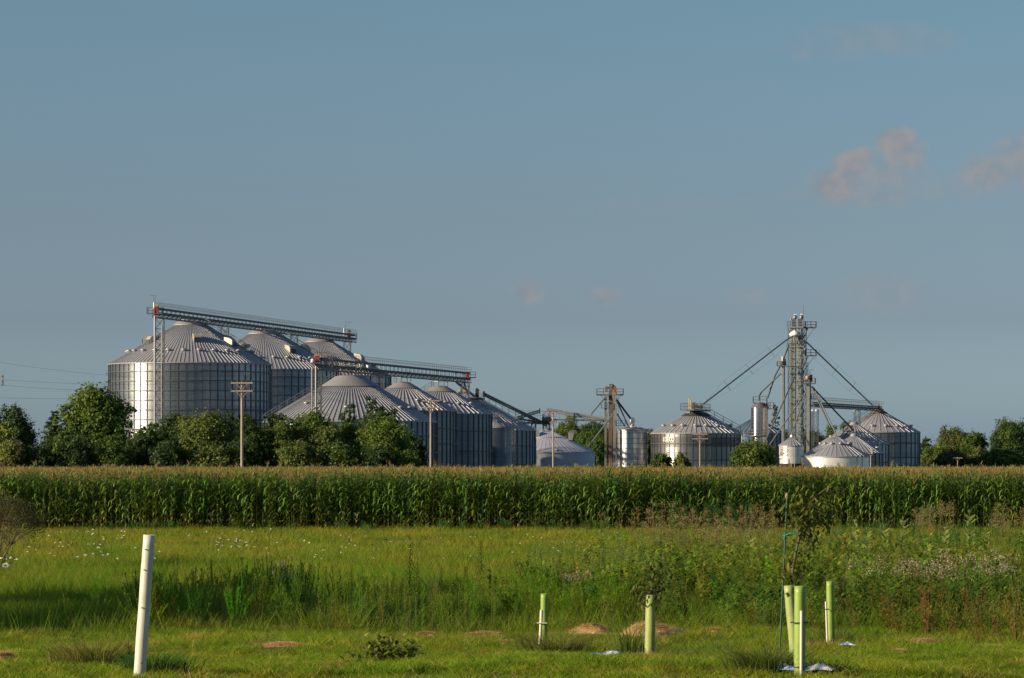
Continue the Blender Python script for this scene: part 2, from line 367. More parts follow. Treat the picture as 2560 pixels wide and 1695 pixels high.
def roof_mesh(R, zE, rC, zC, nribs, rh=.14, rw=.16, step=None, over=.18):
    m = MB(); s = math.atan2(zC - zE, R - rC); Ro = R + over; zo = zE - over * math.tan(s)
    n = max(64, nribs)
    if step:
        rs, dz = step; z_s = roof_pt(R, zE, rC, zC, rs)
        m.lathe([(Ro, zo - .12), (Ro, zo), (rs, z_s)], n, sm=False, capt=False); m.lathe([(rs, z_s), (rs + .05, z_s + dz), (rC, zC + dz * .6)], n, sm=False)
    else: m.lathe([(Ro, zo - .12), (Ro, zo), (rC, zC)], n, sm=False)
    for i in range(nribs):
        t = 2 * PI * (i + .5) / nribs; c, q = math.cos(t), math.sin(t); w = rw / 2
        segs = [(Ro, rC)] if not step else [(Ro, step[0]), (step[0], rC)]
        for (ra, rb) in segs:
            dz = 0 if (not step or ra == Ro) else step[1] * .8
            def pt(r, lat, off): z = roof_pt(R, zE, rC, zC, r) + off + dz; return (r * c - lat * q, r * q + lat * c, z)
            wb = w * max(.35, rb / ra) if nribs > 60 else w
            hb = rh * (.55 if nribs > 60 else 1)
            m.add([pt(ra, -w, 0), pt(ra, w, 0), pt(ra, w * .7, rh), pt(ra, -w * .7, rh), pt(rb, -wb, 0), pt(rb, wb, 0), pt(rb, wb * .7, hb), pt(rb, -wb * .7, hb)],
                  [(0, 1, 2, 3), (5, 4, 7, 6), (1, 5, 6, 2), (4, 0, 3, 7), (3, 2, 6, 7)], 1)
    return m
def small_vent(root, R, zE, rC, zC, t, frac, sz=.55, mt=None):
    r = rC + (R - rC) * frac; z = roof_pt(R, zE, rC, zC, r)
    m = MB(); m.lathe([(sz * .5, -.3), (sz * .5, .16), (sz * .85, .2), (sz * .85, .34), (sz * .55, .5), (sz * .15, .56)], 10)
    m.build('roof_vent', mt or VENTM, root, (r * math.cos(t), r * math.sin(t), z))
def hood_vent(root, R, zE, rC, zC, t, frac, s=1.0):
    r = rC + (R - rC) * frac; z = roof_pt(R, zE, rC, zC, r); m = MB()
    prof = [(-.9, -.4), (.9, -1.0), (.95, .5), (.55, .95), (-.9, 1.25)]
    vs = [(x * s, y * s, zz * s) for y in (-.75, .75) for x, zz in prof]
    m.add(vs, [(4, 3, 2, 1, 0), (5, 6, 7, 8, 9)] + [(i, (i + 1) % 5, 5 + (i + 1) % 5, 5 + i) for i in range(5)])
    m.box((1.02 * s, 0, -.1 * s), (.12 * s, 1.3 * s, .9 * s), 0, 1)
    o = m.build('exhaust_hood', [HOODM, DARKST], root, (r * math.cos(t), r * math.sin(t), z)); o.rotation_euler = (0, 0, t)
def roof_ladder(root, R, zE, rC, zC, t, w=.8, name='roof_stair', rail=1.05, mt=None):
    m = MB(); c, q = math.cos(t), math.sin(t)
    def pt(r, lat, off): return Vector((r * c - lat * q, r * q + lat * c, roof_pt(R, zE, rC, zC, r) + off))
    for s in (-1, 1):
        a, b = pt(R, s * w / 2, .25), pt(rC + .2, s * w / 2, .25)
        m.bar(a, b, .06); m.bar(a + Vector((0, 0, rail)), b + Vector((0, 0, rail)), .045); m.bar(a + Vector((0, 0, rail * .5)), b + Vector((0, 0, rail * .5)), .03)
        k = max(4, int((R - rC) / 1.4))
        for i in range(k + 1):
            p = a.lerp(b, i / k); m.bar(p, p + Vector((0, 0, rail)), .035)
    for i in range(int((R - rC) / .4)):
        m.bar(pt(R - i * .4, -w / 2, .27), pt(R - i * .4, w / 2, .27), .04)
    m.build(name, mt or GALV, root)
STROKES = {'E': [[(.9, 0), (0, 0), (0, 1.5), (.9, 1.5)], [(0, .78), (.7, .78)]], 'R': [[(0, 0), (0, 1.5), (.7, 1.5), (.9, 1.3), (.9, .95), (.7, .75), (0, .75)], [(.45, .75), (.95, 0)]],
           'T': [[(0, 1.5), (1, 1.5)], [(.5, 1.5), (.5, 0)]], 'S': [[(.9, 1.35), (.7, 1.5), (.2, 1.5), (0, 1.3), (0, .95), (.2, .78), (.7, .72), (.9, .55), (.9, .2), (.7, 0), (.2, 0), (0, .15)]],
           'M': [[(0, 0), (0, 1.5), (.5, .6), (1, 1.5), (1, 0)]], 'A': [[(0, 0), (.5, 1.5), (1, 0)], [(.2, .5), (.8, .5)]], 'F': [[(0, 0), (0, 1.5), (.9, 1.5)], [(0, .78), (.7, .78)]],
           'O': [[(.2, 0), (0, .25), (0, 1.25), (.2, 1.5), (.75, 1.5), (.95, 1.25), (.95, .25), (.75, 0), (.2, 0)]], '(': [[(.6, 1.6), (.2, 1.2), (.2, .3), (.6, -.1)]]}
def wrap_text(root, name, lines, R, mt, ang_end, ztop, h, gap=.45, lead=1.35, th=.2, raised=.03):
    """letters wrapped round a bin; ang_end is the angle of the right end of the text"""
    m = MB(); k = h / 1.5
    for li, (txt, endshift) in enumerate(lines):
        z = ztop - h - li * h * lead; wtot = len(txt) * (1 + gap) * k
        for ci, ch in enumerate(txt):
            x0 = -wtot + ci * (1 + gap) * k + endshift
            for st in STROKES[ch]:
                for (a, b) in zip(st, st[1:]):
                    va, vb = Vector(a), Vector(b); d = (vb - va); L = d.length; d.normalize(); nn = Vector((-d.y, d.x)) * th / 2
                    va -= d * th * .4; vb += d * th * .4; ns = max(1, int(L / .4))
                    for q in range(ns):
                        a2, b2 = va.lerp(vb, q / ns), va.lerp(vb, (q + 1) / ns)
                        qs = [a2 - nn, b2 - nn, b2 + nn, a2 + nn]; outp = []; inp = []
                        for p in qs:
                            ang = ang_end + (x0 + p.x * k) / R; zz = z + p.y * k
                            outp.append(((R + raised) * math.cos(ang), (R + raised) * math.sin(ang), zz)); inp.append(((R - .01) * math.cos(ang), (R - .01) * math.sin(ang), zz))
                        m.add(outp + inp, [(0, 1, 2, 3), (0, 4, 5, 1), (1, 5, 6, 2), (2, 6, 7, 3), (3, 7, 4, 0)])
    return m.build(name, mt, root)
FR = -PI / 2                                    # angle that faces the camera
def grain_bin(label, px, Y, R, eave, rC, zC, nst, nribs, rings, group, wall=None, roof=None, cap=(.5, .9), vents=(), hoods=(), step=None, stiff=(.2, .12), rh=.11, rw=.16, name='grain_bin', cat='grain bin', vsz=.55, ribm=None):
    root = thing(name, label, cat, ((px - 1280) * Y / F, Y, 0), 0, group)
    m = wall_mesh(R, 0, eave, nst, rings, *stiff); o = m.build('wall', [wall or STEEL, STIFF], root); add_uv(o, m.uv)
    roof_mesh(R, eave, rC, zC, nribs, rh, rw, step).build('roof', [roof or ROOFM, ribm or RIBM], root)
    ch = cap[0]; m = MB(); cr = rC * 1.18
    m.lathe([(cr, roof_pt(R, eave, rC, zC, cr) + .05), (cr, roof_pt(R, eave, rC, zC, cr) + .2), (rC * cap[1], zC + ch), (rC * .2, zC + ch + .15)], 32, sm=False)
    m.build('roof_cap', CAPM, root)
    for (d, fr) in vents: small_vent(root, R, eave, rC, zC, FR + math.radians(d), fr, vsz)
    for (d, fr) in hoods: hood_vent(root, R, eave, rC, zC, FR + math.radians(d), fr)
    return root
def fork(root, rC, z0, z1, w=.06, n=8, rr=.75, mt=None):       # posts carrying a conveyor over the cap
    m = MB()
    for i in range(n):
        t = 2 * PI * (i + .5) / n; p = Vector((rC * rr * math.cos(t), rC * rr * math.sin(t), z0)); m.bar(p, p + Vector((0, 0, z1 - z0)), w)
        q = Vector((rC * rr * math.cos(t + 2 * PI / n), rC * rr * math.sin(t + 2 * PI / n), z1 - .1)); m.bar(p + Vector((0, 0, z1 - z0 - .1)), q, w * .8); m.bar(p + Vector((0, 0, (z1 - z0) * .5)), q - Vector((0, 0, (z1 - z0) * .5)), w * .5)
    m.build('support_posts', mt or GALVL, root)

BIGR = [2.4 + 1.86 * k for k in range(11)]
ring_v = [(a, .27) for a in range(-174, 180, 15)]
G1 = 'tallest galvanised grain bins under the upper conveyor'
HB = dict(R=15.9, eave=22.75, rC=2.8, zC=30.6, nst=64, nribs=120, rings=BIGR, group=G1, vents=[(a + 6, .72) for a in range(-174, 180, 14)], vsz=.6)
A = grain_bin('largest grain bin, behind the leftmost trees, with a bright streak of sun down its wall', 475, 630, hoods=[(15, .42), (-52, .45), (62, .5), (-85, .42), (120, .4)], **HB)
B = grain_bin('tall grain bin between the largest bin and the farthest tall bin, under the upper conveyor', 660, 672, hoods=[(40, .5), (-30, .45), (100, .45)], **HB)
C = grain_bin('farthest tall grain bin, under the right end of the upper conveyor', 800, 717, hoods=[(8, .55), (68, .52), (-60, .5)], **HB)
for bn in (A, B, C): fork(bn, 2.8, 31.1, 31.9, .07, 9)
for bn in (A, B): roof_ladder(bn, 15.9, 22.75, 2.8, 30.6, FR + math.radians(78), 1.0)
m = MB()
for k in range(4):
    a = FR + math.radians(47 + k * 1.6); m.box((15.94 * math.cos(a), 15.94 * math.sin(a), 20.6 + .05 * (k % 2)), (.04, .3, .5), a)
m.build('wall_mark', WHITEP, A)

G2 = 'grain bins under the lower conveyor'
D_ = grain_bin('wide low grain bin with a broad ribbed roof rising out of the trees', 875, 586, 15.74, 10.9, 2.7, 18.75, 64, 104, [2.2, 5.2, 8.2], G2, vents=[(-44, .62), (-30, .62), (52, .72), (66, .72), (80, .72), (0, .72), (20, .72)], cap=(.5, .85), vsz=.6, rh=.16, wall=STEEL_SHADE)
m = MB(); m.lathe([(5.5, roof_pt(15.74, 10.9, 2.7, 18.75, 5.5) + .2), (2.7, 19.15)], 48, sm=False, capt=False); m.build('upper_roof_ring', CAPM, D_)
E_ = grain_bin('grain bin behind the second utility pole, left of its equal twin', 1007, 617, 10.34, 13.4, 1.5, 18.55, 48, 56, [2.0, 7.0, 9.9], G2, vents=[(24, .68), (50, .66), (76, .7), (-20, .68)], cap=(.3, .9), stiff=(.24, .12), rw=.22, rh=.13, wall=STEEL_SHADE)
F_ = grain_bin('grain bin right of its twin, with two pale vents on the right of its roof', 1100, 642, 10.44, 13.2, 1.5, 18.4, 48, 56, [2.0, 5.7, 9.6], G2, vents=[(10, .62), (32, .66), (58, .66), (84, .7)], cap=(.3, .9), stiff=(.24, .12), rw=.22, rh=.13, wall=STEEL_SHADE)
for bn, z in ((E_, 18.55), (F_, 18.4)):
    m = MB(); m.lathe([(3.3, roof_pt(10.4, 13.3, 1.5, z, 3.3) + .22), (1.5, z + .2)], 40, sm=False, capt=False); m.build('upper_roof_ring', CAPM, bn)
fork(D_, 2.7, 19.2, 21.3, .09, 10, .75); fork(E_, 1.5, 18.8, 20.9, .09, 9, 1.1); fork(F_, 1.5, 18.6, 20.7, .09, 9, 1.1)
roof_ladder(D_, 15.74, 10.9, 2.7, 18.75, FR - math.radians(88), 1.0); roof_ladder(F_, 10.44, 13.2, 1.5, 18.4, FR - math.radians(100), .9)
G_ = grain_bin('grain bin with orange and yellow motors on its roof, right of the twin bins', 1186, 690, 13.1, 10.4, 1.6, 17.0, 52, 64, [3.0, 7.0], 'grain bins beside the red headed conveyors', vents=[(60, .8), (80, .8), (30, .8)], stiff=(.24, .12), rw=.22, rh=.13, wall=STEEL_SHADE)
roof_ladder(G_, 13.1, 10.4, 1.6, 17.0, FR + math.radians(86), 1.1, rail=1.6)
# machinery on that roof
gx, gy = (1186 - 1280) * 690 / F, 690
def loc_of(root, p): return Vector(p) - Vector(root.location)
m = MB()
a, b = loc_of(G_, P(1148, 997, 684)), loc_of(G_, P(1212, 997, 684))
m.beam(a, b, 1.6, .25)
for i in range(9):
    p = a.lerp(b, i / 8); m.bar(p, p + Vector((0, 0, 1.1)), .04)
for h in (.6, 1.1): m.bar(a + Vector((0, 0, h)), b + Vector((0, 0, h)), .04)
for i in range(5):
    p = a.lerp(b, (i + .5) / 5); m.bar(p, p - Vector((0, 0, 1.6)), .07); m.bar(p, p + Vector((1, 0, -1.4)), .05)
m.build('roof_platform', DARKST, G_)
m = MB(); c = loc_of(G_, P(1150, 981, 682)); m.lathe([(.3, -.5), (.42, -.3), (.42, .35), (.2, .55)], 10, c); m.build('yellow_guard', YELLOW, G_)
m = MB(); c = loc_of(G_, P(1165, 981, 682)); m.box(c, (.9, .7, .5)); m.lathe([(.3, 0), (.34, .4), (.1, .5)], 8, c + Vector((-.2, 0, .2))); m.build('motor', ORANGE, G_)
m = MB(); c = loc_of(G_, P(1193, 983, 683)); m.box(c, (.75, .7, 1.6)); m.add([c + Vector(v) for v in ((-.37, -.35, .8), (.7, -.35, .5), (.7, .35, .5), (-.37, .35, .8), (-.1, -.35, 1.2), (-.1, .35, 1.2))], [(0, 1, 4), (3, 5, 2), (0, 4, 5, 3), (4, 1, 2, 5)]); m.build('rusty_hood', mat('dark_rust', (.07, .04, .035), .8, .2), G_)

H_ = grain_bin('narrow tall smooth bin with a caged ladder, in front of the roof with motors', 1242, 664, 3.15, 10.8, .5, 12.7, 16, 16, [10.75], 'narrow storage tanks', wall=STEEL_SHADE, vents=[(5, .5)], stiff=(0, 0), rh=.06, rw=.1, vsz=.4, cap=(.2, .9))
m = MB(); base = loc_of(H_, P(1284, 1110, 661))
for dx in (-.25, .25): m.bar(base + Vector((dx, 0, -4)), base + Vector((dx, 0, 5.3)), .05)
for i in range(26): m.bar(base + Vector((-.25, 0, -3.6 + i * .35)), base + Vector((.25, 0, -3.6 + i * .35)), .025)
for zz in (0.2, 1.4, 2.6, 3.8, 5.0):
    pts = [base + Vector((.45 * math.cos(t), -.45 + .45 * math.sin(t), zz)) for t in np.linspace(PI * 1.0, PI * 2.0, 7)]
    m.poly(pts, .03, 4)
for dx in (-.4, .1, .42): m.bar(base + Vector((dx, -.6, 0.2)), base + Vector((dx, -.6, 5.0)), .025)
c = base + Vector((.4, -.3, -2.6)); m.box(c, (1.5, 1.2, .12))
for dx in (-.7, 0, .7): m.bar(c + Vector((dx, -.6, 0)), c + Vector((dx, -.6, 1.9)), .04)
for hz_ in (1.0, 1.9): m.bar(c + Vector((-.7, -.6, hz_)), c + Vector((.7, -.6, hz_)), .04)
m.bar(c + Vector((.7, -.6, 0)), c + Vector((-.7, 0, -1.6)), .05); m.bar(c + Vector((-.7, -.6, 0)), c + Vector((-.7, 0, -1.6)), .05)
m.build('caged_ladder', GALVL, H_)

I_ = grain_bin('wide low pale bin with a smooth wall and two curved hoods on its roof', 1367, 720, 10.8, 5.8, .9, 10.85, 40, 56, [5.7], 'wide low pale bins', wall=mat('pale_painted_wall', (.42, .46, .55), .45, .3, .06, .5, stain=(.30, .33, .40), stain_scale=.3, stain_amt=.3), roof=ROOFW, stiff=(0, 0), rh=.035, rw=.12, vents=[(12, .96)], cap=(.25, .9), vsz=.5, ribm=ROOFW)
m = MB(); rr = 10.8 * .42; m.lathe([(rr + .1, roof_pt(10.8, 5.8, .9, 10.85, rr) - .02), (rr + .1, roof_pt(10.8, 5.8, .9, 10.85, rr) + .12), (rr - .1, roof_pt(10.8, 5.8, .9, 10.85, rr) + .16)], 48, capt=False, sm=False); m.build('roof_seam', ROOFM, I_)
for (dx, fx) in ((1349, -1), (1421, 1)):
    m = MB(); c = loc_of(I_, P(dx, 1086, 717)); n = 8; vs = []
    for y in (-.7, .7):
        vs += [(0, y, -1.3), (0, y, .2)] + [(fx * (.9 - .9 * math.cos(t)), y, .2 + .9 * math.sin(t)) for t in np.linspace(.3, 1.5, 4)] + [(fx * 1.9, y, .9), (fx * 1.1, y, -.1), (fx * .9, y, -1.3)]
    k = len(vs) // 2
    m.add(vs, [tuple(range(k)), tuple(reversed(range(k, 2 * k)))] + [(i, (i + 1) % k, k + (i + 1) % k, k + i) for i in range(k)])
    m.build('curved_hood', VENTM, I_, c)

K_ = grain_bin('white bolted steel tank with stacked sheets, right of the double elevator tower', 1581, 615, 3.0, 9.75, .4, 10.4, 12, 12, [], 'narrow storage tanks', wall=BOLTED, stiff=(0, 0), rh=.05, rw=.08, cap=(.2, .9), roof=mat('rust_tinged_roof', (.45, .40, .36), .55, .3, .2, 1, stain=(.25, .15, .1), stain_scale=.8, stain_amt=.5))
m = MB()
for k in range(9): m.lathe([(3.0, 1.0 + k), (3.03, 1.0 + k), (3.03, 1.07 + k), (3.0, 1.07 + k)], 48, capt=False)
for k in range(9):
    for j in range(6):
        t = 2 * PI * (j + .5 * (k % 2)) / 6 + .3; m.box((3.02 * math.cos(t), 3.02 * math.sin(t), .56 + k), (.04, .07, .9), t)
m.build('bolted_flanges', STIFF, K_)
m = MB()
m.lathe([(.4, -.45), (.4, .2), (.5, .25)], 12); m.lathe([(.05, 0), (.45, .1), (.55, .5), (.4, 1.0), (.05, 1.1)], 12, (0, -.1, .3)); m.build('round_inlet', WHITEP, K_, loc_of(K_, P(1581, 1062, 613)))

GR = 'grain bins of the right hand group'
L_ = grain_bin('wide grain bin with bright and dull sheet bands behind the right utility pole', 1740, 612, 8.57, 9.05, 1.7, 12.8, 46, 52, [3.9, 7.0], GR, wall=STEELB, vents=[(a, .70) for a in (-75, -46, -26, -4, 14, 36, 60, 84, 110)], stiff=(.13, .09), rw=.17, rh=.09, cap=(.3, .9))
m = MB(); m.lathe([(2.95, roof_pt(8.57, 9.05, 1.7, 12.8, 2.95) + .16), (1.7, 13.0)], 40, sm=False, capt=False); m.build('upper_roof_ring', CAPM, L_)
roof_ladder(L_, 8.57, 9.05, 1.7, 12.8, FR + math.radians(80), .9)
wrap_text(L_, 'painted_emblem', [('(OEOO', 0)], 8.57 + .1, WHITEP, FR - math.radians(31), 8.1, .66, .25, th=.32)
p0, p1 = loc_of(L_, P(1718, 1024, 603)), loc_of(L_, P(1760, 1027, 619))
def platform(mb, p0, p1, w, rail=1.1, th=.2, side_posts=6):
    d = (p1 - p0).normalized(); sd = d.cross(Vector((0, 0, 1))).normalized() * w / 2
    mb.beam(p0, p1, w, th)
    cs = [p0 + sd, p1 + sd, p1 - sd, p0 - sd]
    for a, b in zip(cs, cs[1:] + cs[:1]):
        k = max(2, int((b - a).length / 1.2))
        for i in range(k + 1):
            q = a.lerp(b, i / k); mb.bar(q, q + Vector((0, 0, rail)), .045)
        for h in (rail * .5, rail): mb.bar(a + Vector((0, 0, h)), b + Vector((0, 0, h)), .045)
platform(m, p0, p1, 2.6, 1.25, .3)
for q in (p0.lerp(p1, .2), p0.lerp(p1, .8)): m.bar(q, q - Vector((0, 0, 1.0)), .18)
m.build('roof_platform', GALV, L_)
m = MB()
for t_, dz in ((.12, 2.2), (.2, 1.9)): q = p0.lerp(p1, t_); m.bar(q, q + Vector((0, 0, dz)), .11, 8)
m.build('yellow_pipe', YELLOW, L_)
m = MB(); q = p0.lerp(p1, .38); m.box(q + Vector((0, 0, .8)), (.7, .8, 1.3)); q2 = p0.lerp(p1, .85); m.box(q2 + Vector((0, 0, .9)), (.5, .5, .9)); m.beam(q + Vector((0, 0, .8)), q2 + Vector((0, 0, .6)), .5, .5); m.build('drag_conveyor', GALV, L_)
M_ = grain_bin('dark blue grain bin half hidden behind the round silver dryer', 1889, 696, 6.1, 9.9, .8, 13.0, 28, 32, [3, 6.5], GR, wall=sheet_steel('dark_blue_sheet', (.10, .17, .24), .45, .4), roof=mat('dark_blue_roof', (.13, .20, .27), .45, .3), ribm=mat('blue_rib', (.12, .18, .24), .45, .3), stiff=(.2, .1), vents=[(30, .5), (50, .7)], rw=.2, vsz=.5)  # dark blue on wall, roof and ribs alike
R_ = grain_bin('grain bin with a rust stained peak at the far right of the group', 2197, 690, 8.8, 10.0, .9, 14.5, 36, 40, [2.8, 4.55, 7.6], GR, stiff=(.18, .1), vents=[(a, .76) for a in (-18, 6, 28, 50, 78)], rw=.15, wall=sheet_steel('galvanised_sheet_warm', (.37, .37, .39), .5), rh=.085)
m = MB(); m.lathe([(2.0, roof_pt(8.8, 10, .9, 14.5, 2.0) + .2), (1.0, 14.72)], 32, sm=False, capt=False); m.build('rusty_peak', RUSTROOF, R_)
roof_ladder(R_, 8.8, 10, .9, 14.5, FR - math.radians(58), 1.0, rail=1.3, mt=GALV)
V_ = grain_bin('grain bin mostly hidden behind the low bright bin, with a stair on its roof', 2135, 667, 7.2, 7.4, .8, 11.3, 30, 34, [3.5], GR, stiff=(.18, .1), rw=.17, vents=[(-70, .7), (-30, .6)])
m = MB(); c = loc_of(V_, P(2112, 1085, 660))
for i in range(9):
    q = loc_of(V_, P(2104 + i * 2.4, 1098 - i * 2.6, 660)); m.box(q, (.5, .9, .06))
for s in (-.45, .45):
    a = loc_of(V_, P(2102, 1100, 660)) + Vector((0, s, 0)); b = loc_of(V_, P(2125, 1075, 660)) + Vector((0, s, 0)); m.bar(a, b, .07); m.bar(a + Vector((0, 0, 1)), b + Vector((0, 0, 1)), .05)
platform(m, loc_of(V_, P(2108, 1078, 660)), loc_of(V_, P(2130, 1078, 660)), 1.4, 1.1, .15)
m.build('roof_stair', GALV, V_)
U_ = grain_bin('grain bin with a ribbed blue roof just behind the low bright bin', 2135, 640, 5.75, 5.45, .7, 8.65, 26, 40, [2.5], GR, stiff=(.2, .1), rw=.1, rh=.06, vents=[(70, .8), (-40, .7)], wall=STEEL_SHADE)
T_ = grain_bin('low bright white bin with a two tier ribbed roof, nearest of the right group', 2089, 615, 6.45, 4.65, .5, 8.3, 24, 40, [], GR, wall=WHITEST, stiff=(0, 0), vents=[(a, .42) for a in (-80, -48, -20, 12, 52, 96)], step=(3.0, .14), rw=.1, rh=.06, vsz=.42, cap=(.2, .9))
m = MB(); q = FR + math.radians(33); m.bar((6.6 * math.cos(q), 6.6 * math.sin(q), 0), (6.6 * math.cos(q), 6.6 * math.sin(q), 4.7), .07); m.bar((6.6 * math.cos(q), 6.6 * math.sin(q), 4.8), (6.0, -2.9, 4.8), .06); q = FR + math.radians(45); m.bar((6.6 * math.cos(q), 6.6 * math.sin(q), 0), (6.6 * math.cos(q), 6.6 * math.sin(q), 4.7), .05); m.build('wall_ladder', GALV, T_)
# lettered overhead bin on legs
S_ = thing('hopper_bin', 'small white overhead bin on legs with black lettering', 'hopper bin', ((1979 - 1280) * 635 / F, 635, 0)); S_.scale = (1.045, 1.045, 1.045)
m = wall_mesh(2.35, 3.05, 6.6, 8, [], 0, 0, 48, 4); o = m.build('wall', [WHITEST, STIFF], S_); add_uv(o, m.uv)
roof_mesh(2.35, 6.6, .3, 8.0, 24, .07, .08).build('roof', [ROOFM, RIBM], S_)
m = MB(); m.lathe([(2.3, 3.05), (.4, 1.3)], 32, capt=True); m.build('hopper_cone', BROWN, S_)
for k in range(6):
    t = 2 * PI * (k + .2) / 6; m = MB(); m.bar((2.38 * math.cos(t), 2.38 * math.sin(t), 0), (2.38 * math.cos(t), 2.38 * math.sin(t), 3.9), .08); m.build('leg', GALV, S_)
m = MB(); m.lathe([(.3, 0), (.33, .2), (.3, .45), (.1, .6)], 10, (0, 0, 7.95)); m.build('inlet_cap', WHITEP, S_)
m = MB(); m.box((0, .5, 1.4), (4.2, 2.6, 2.8)); m.box((.3, -.9, 2.95), (.9, .5, .5)); m.build('skirt_board', BROWN, S_)
wrap_text(S_, 'lettering', [('ERTS', 0), ('ARMS', -.16)], 2.35, BLACKP, FR - math.radians(19), 6.05, .66, .14, 1.28, th=.21, raised=.02)
m = MB(); m.bar((2.1, -1.2, 5.4), (4.4, -.6, 5.4), .05); m.bar((2.0, -1.3, 6.55), (5.2, -.4, 6.5), .07); m.build('side_pipe', GALV, S_)

# ------------------------------------------------------------------ overhead conveyors
def lattice(mb, c, w, d, z0, z1, bay, rz=0, leg=.09, br=.05, m=0):
    M = Matrix.Rotation(rz, 3, 'Z'); c = Vector(c)
    cs = [c + M @ Vector((i * w / 2, j * d / 2, 0)) for i, j in ((-1, -1), (1, -1), (1, 1), (-1, 1))]
    n = max(1, round((z1 - z0) / bay)); h = (z1 - z0) / n
    for p in cs: mb.bar(p + Vector((0, 0, z0)), p + Vector((0, 0, z1)), leg, m=m)
    for k in range(n + 1):
        for a, b in zip(cs, cs[1:] + cs[:1]):
            mb.bar(a + Vector((0, 0, z0 + k * h)), b + Vector((0, 0, z0 + k * h)), br, m=m)
            if k < n:
                mb.bar(a + Vector((0, 0, z0 + k * h)), b + Vector((0, 0, z0 + (k + 1) * h)), br * .8, m=m)
                mb.bar(b + Vector((0, 0, z0 + k * h)), a + Vector((0, 0, z0 + (k + 1) * h)), br * .8, m=m)
def conveyor(root, p0, p1, top=.0, gap=.85, depth=.85, w=1.1, rail=1.0, bay=1.25, housing=(.55, .38)):
    o = Vector(root.location); p0 = p0 - o; p1 = p1 - o; L = (p1 - p0).length; d = (p1 - p0) / L; sd = d.cross(Vector((0, 0, 1))).normalized(); up = Vector((0, 0, 1))
    m = MB(); m.beam(p0, p1, housing[0], housing[1]); m.beam(p0 - up * gap + sd * .1, p1 - up * gap + sd * .1, housing[0], housing[1])
    m.build('conveyor_housing', DARKST, root)
    m = MB(); n = int(L / bay); zt, zb = -gap - .15, -gap - depth
    for s in (-1, 1):
        f = sd * (s * w / 2)
        m.bar(p0 + f + up * zt, p1 + f + up * zt, .08); m.bar(p0 + f + up * zb, p1 + f + up * zb, .09)
        for i in range(n):
            a, b = p0 + d * (L * i / n) + f, p0 + d * (L * (i + 1) / n) + f
            m.bar(a + up * zt, b + up * zb, .05) if i % 2 else m.bar(a + up * zb, b + up * zt, .05)
            m.bar(a + up * zt, a + up * zb, .045)
            if i % 2 == 0: m.bar(a + up * (-.18), a + up * zt, .07)
    for i in range(n): a = p0 + d * (L * i / n); m.bar(a - sd * w / 2 + up * zb, a + sd * w / 2 + up * zb, .04)
    m.build('truss', DARKST, root)
    m = MB()
    for s in (-1, 1):
        f = sd * (s * w / 2)
        for h in (rail, rail * .55): m.bar(p0 + f + up * (h + .15), p1 + f + up * (h + .15), .028)
        for i in range(n + 1): a = p0 + d * (L * i / n) + f; m.bar(a + up * .1, a + up * (rail + .15), .028)
    m.build('handrail', GALV, root)
def drive(root, p, red=True, s=1.0, name='drive_head'):
    p = loc_of(root, p); m = MB(); m.box(p + Vector((0, 0, -.35)), (.95 * s, .9 * s, .9 * s)); m.lathe([(.55 * s, -.9), (.3 * s, -1.3)], 8, p + Vector((0, 0, .1)), capb=True)
    m.build(name, RED, root)
    m = MB(); m.box(p + Vector((.05, 0, .36 * s)), (.9 * s, .7, .32 * s)); m.bar(p + Vector((-.2, -.4, .5)), p + Vector((.45, -.4, .5)), .2 * s, 8); m.build('motor', ORANGE, root)
def end_platform(root, p, w=2.6, rail=1.15):
    p = loc_of(root, p); m = MB(); platform(m, p + Vector((-w / 2, 0, 0)), p + Vector((w / 2, 0, 0)), 2.0, rail, .15); m.build('platform', GALV, root)
def jib(root, p, dx, h=2.6):
    p = loc_of(root, p); m = MB(); m.bar(p, p + Vector((0, 0, h)), .05); m.bar(p + Vector((0, 0, h)), p + Vector((dx, 0, h)), .05); m.bar(p + Vector((0, 0, h * .35)), p + Vector((dx * .6, 0, h)), .035); m.build('lifting_jib', GALV, root)
c1a, c1b = P(388, 771, 606), P(886, 838, 734)
CV1 = thing('overhead_conveyor', 'long upper conveyor bridge running across the peaks of the three tallest bins', 'conveyor', (c1a.x, c1a.y, 0), 0, 'overhead conveyor bridges')
conveyor(CV1, c1a, c1b)
drive(CV1, P(390, 772, 605)); drive(CV1, P(872, 832, 731), s=.9)
end_platform(CV1, P(388, 784, 605.5), 2.9); end_platform(CV1, P(880, 846, 733), 2.2)
jib(CV1, P(388, 760, 605.5), -.9, 1.6); jib(CV1, P(863, 826, 731), 1.6, 1.9)
m = MB(); p = loc_of(CV1, P(385, 756, 605)); m.bar(p, p - Vector((0, 0, 2.2)), .16, 8); p = loc_of(CV1, P(860, 820, 730)); m.bar(p, p - Vector((0, 0, 1.6)), .14, 8); m.build('vent_pipe', WHITEP, CV1)
def tower_part(root, px, Y, ztop, w=1.5, z0=0, bay=2.0, name='support_tower', mt=None, leg=.08, br=.05):
    m = MB(); c = loc_of(root, Vector(((px - 1280) * Y / F, Y, 0))); lattice(m, c, w, w, z0, ztop, bay, .2, leg, br); return m.build(name, mt or GALV, root)
def on_line(a, b, px):                        # point of a 3D line seen at a photo column
    lo, hi = 0.0, 1.0
    for _ in range(40):
        t = (lo + hi) / 2; p = a.lerp(b, t); q = 1280 + F * p.x / p.y
        if q < px: lo = t
        else: hi = t
    return a.lerp(b, lo)
tower_part(CV1, 399, 606.5, c1a.z - 1.8, 1.7)
for px in (562, 735, 868):
    q = on_line(c1a, c1b, px); tower_part(CV1, px, q.y, q.z - 1.8, 1.5)
m = MB(); p = loc_of(CV1, P(387, 790, 604.8)); m.bar(p, Vector((p.x, p.y, 0)), .2, 8)
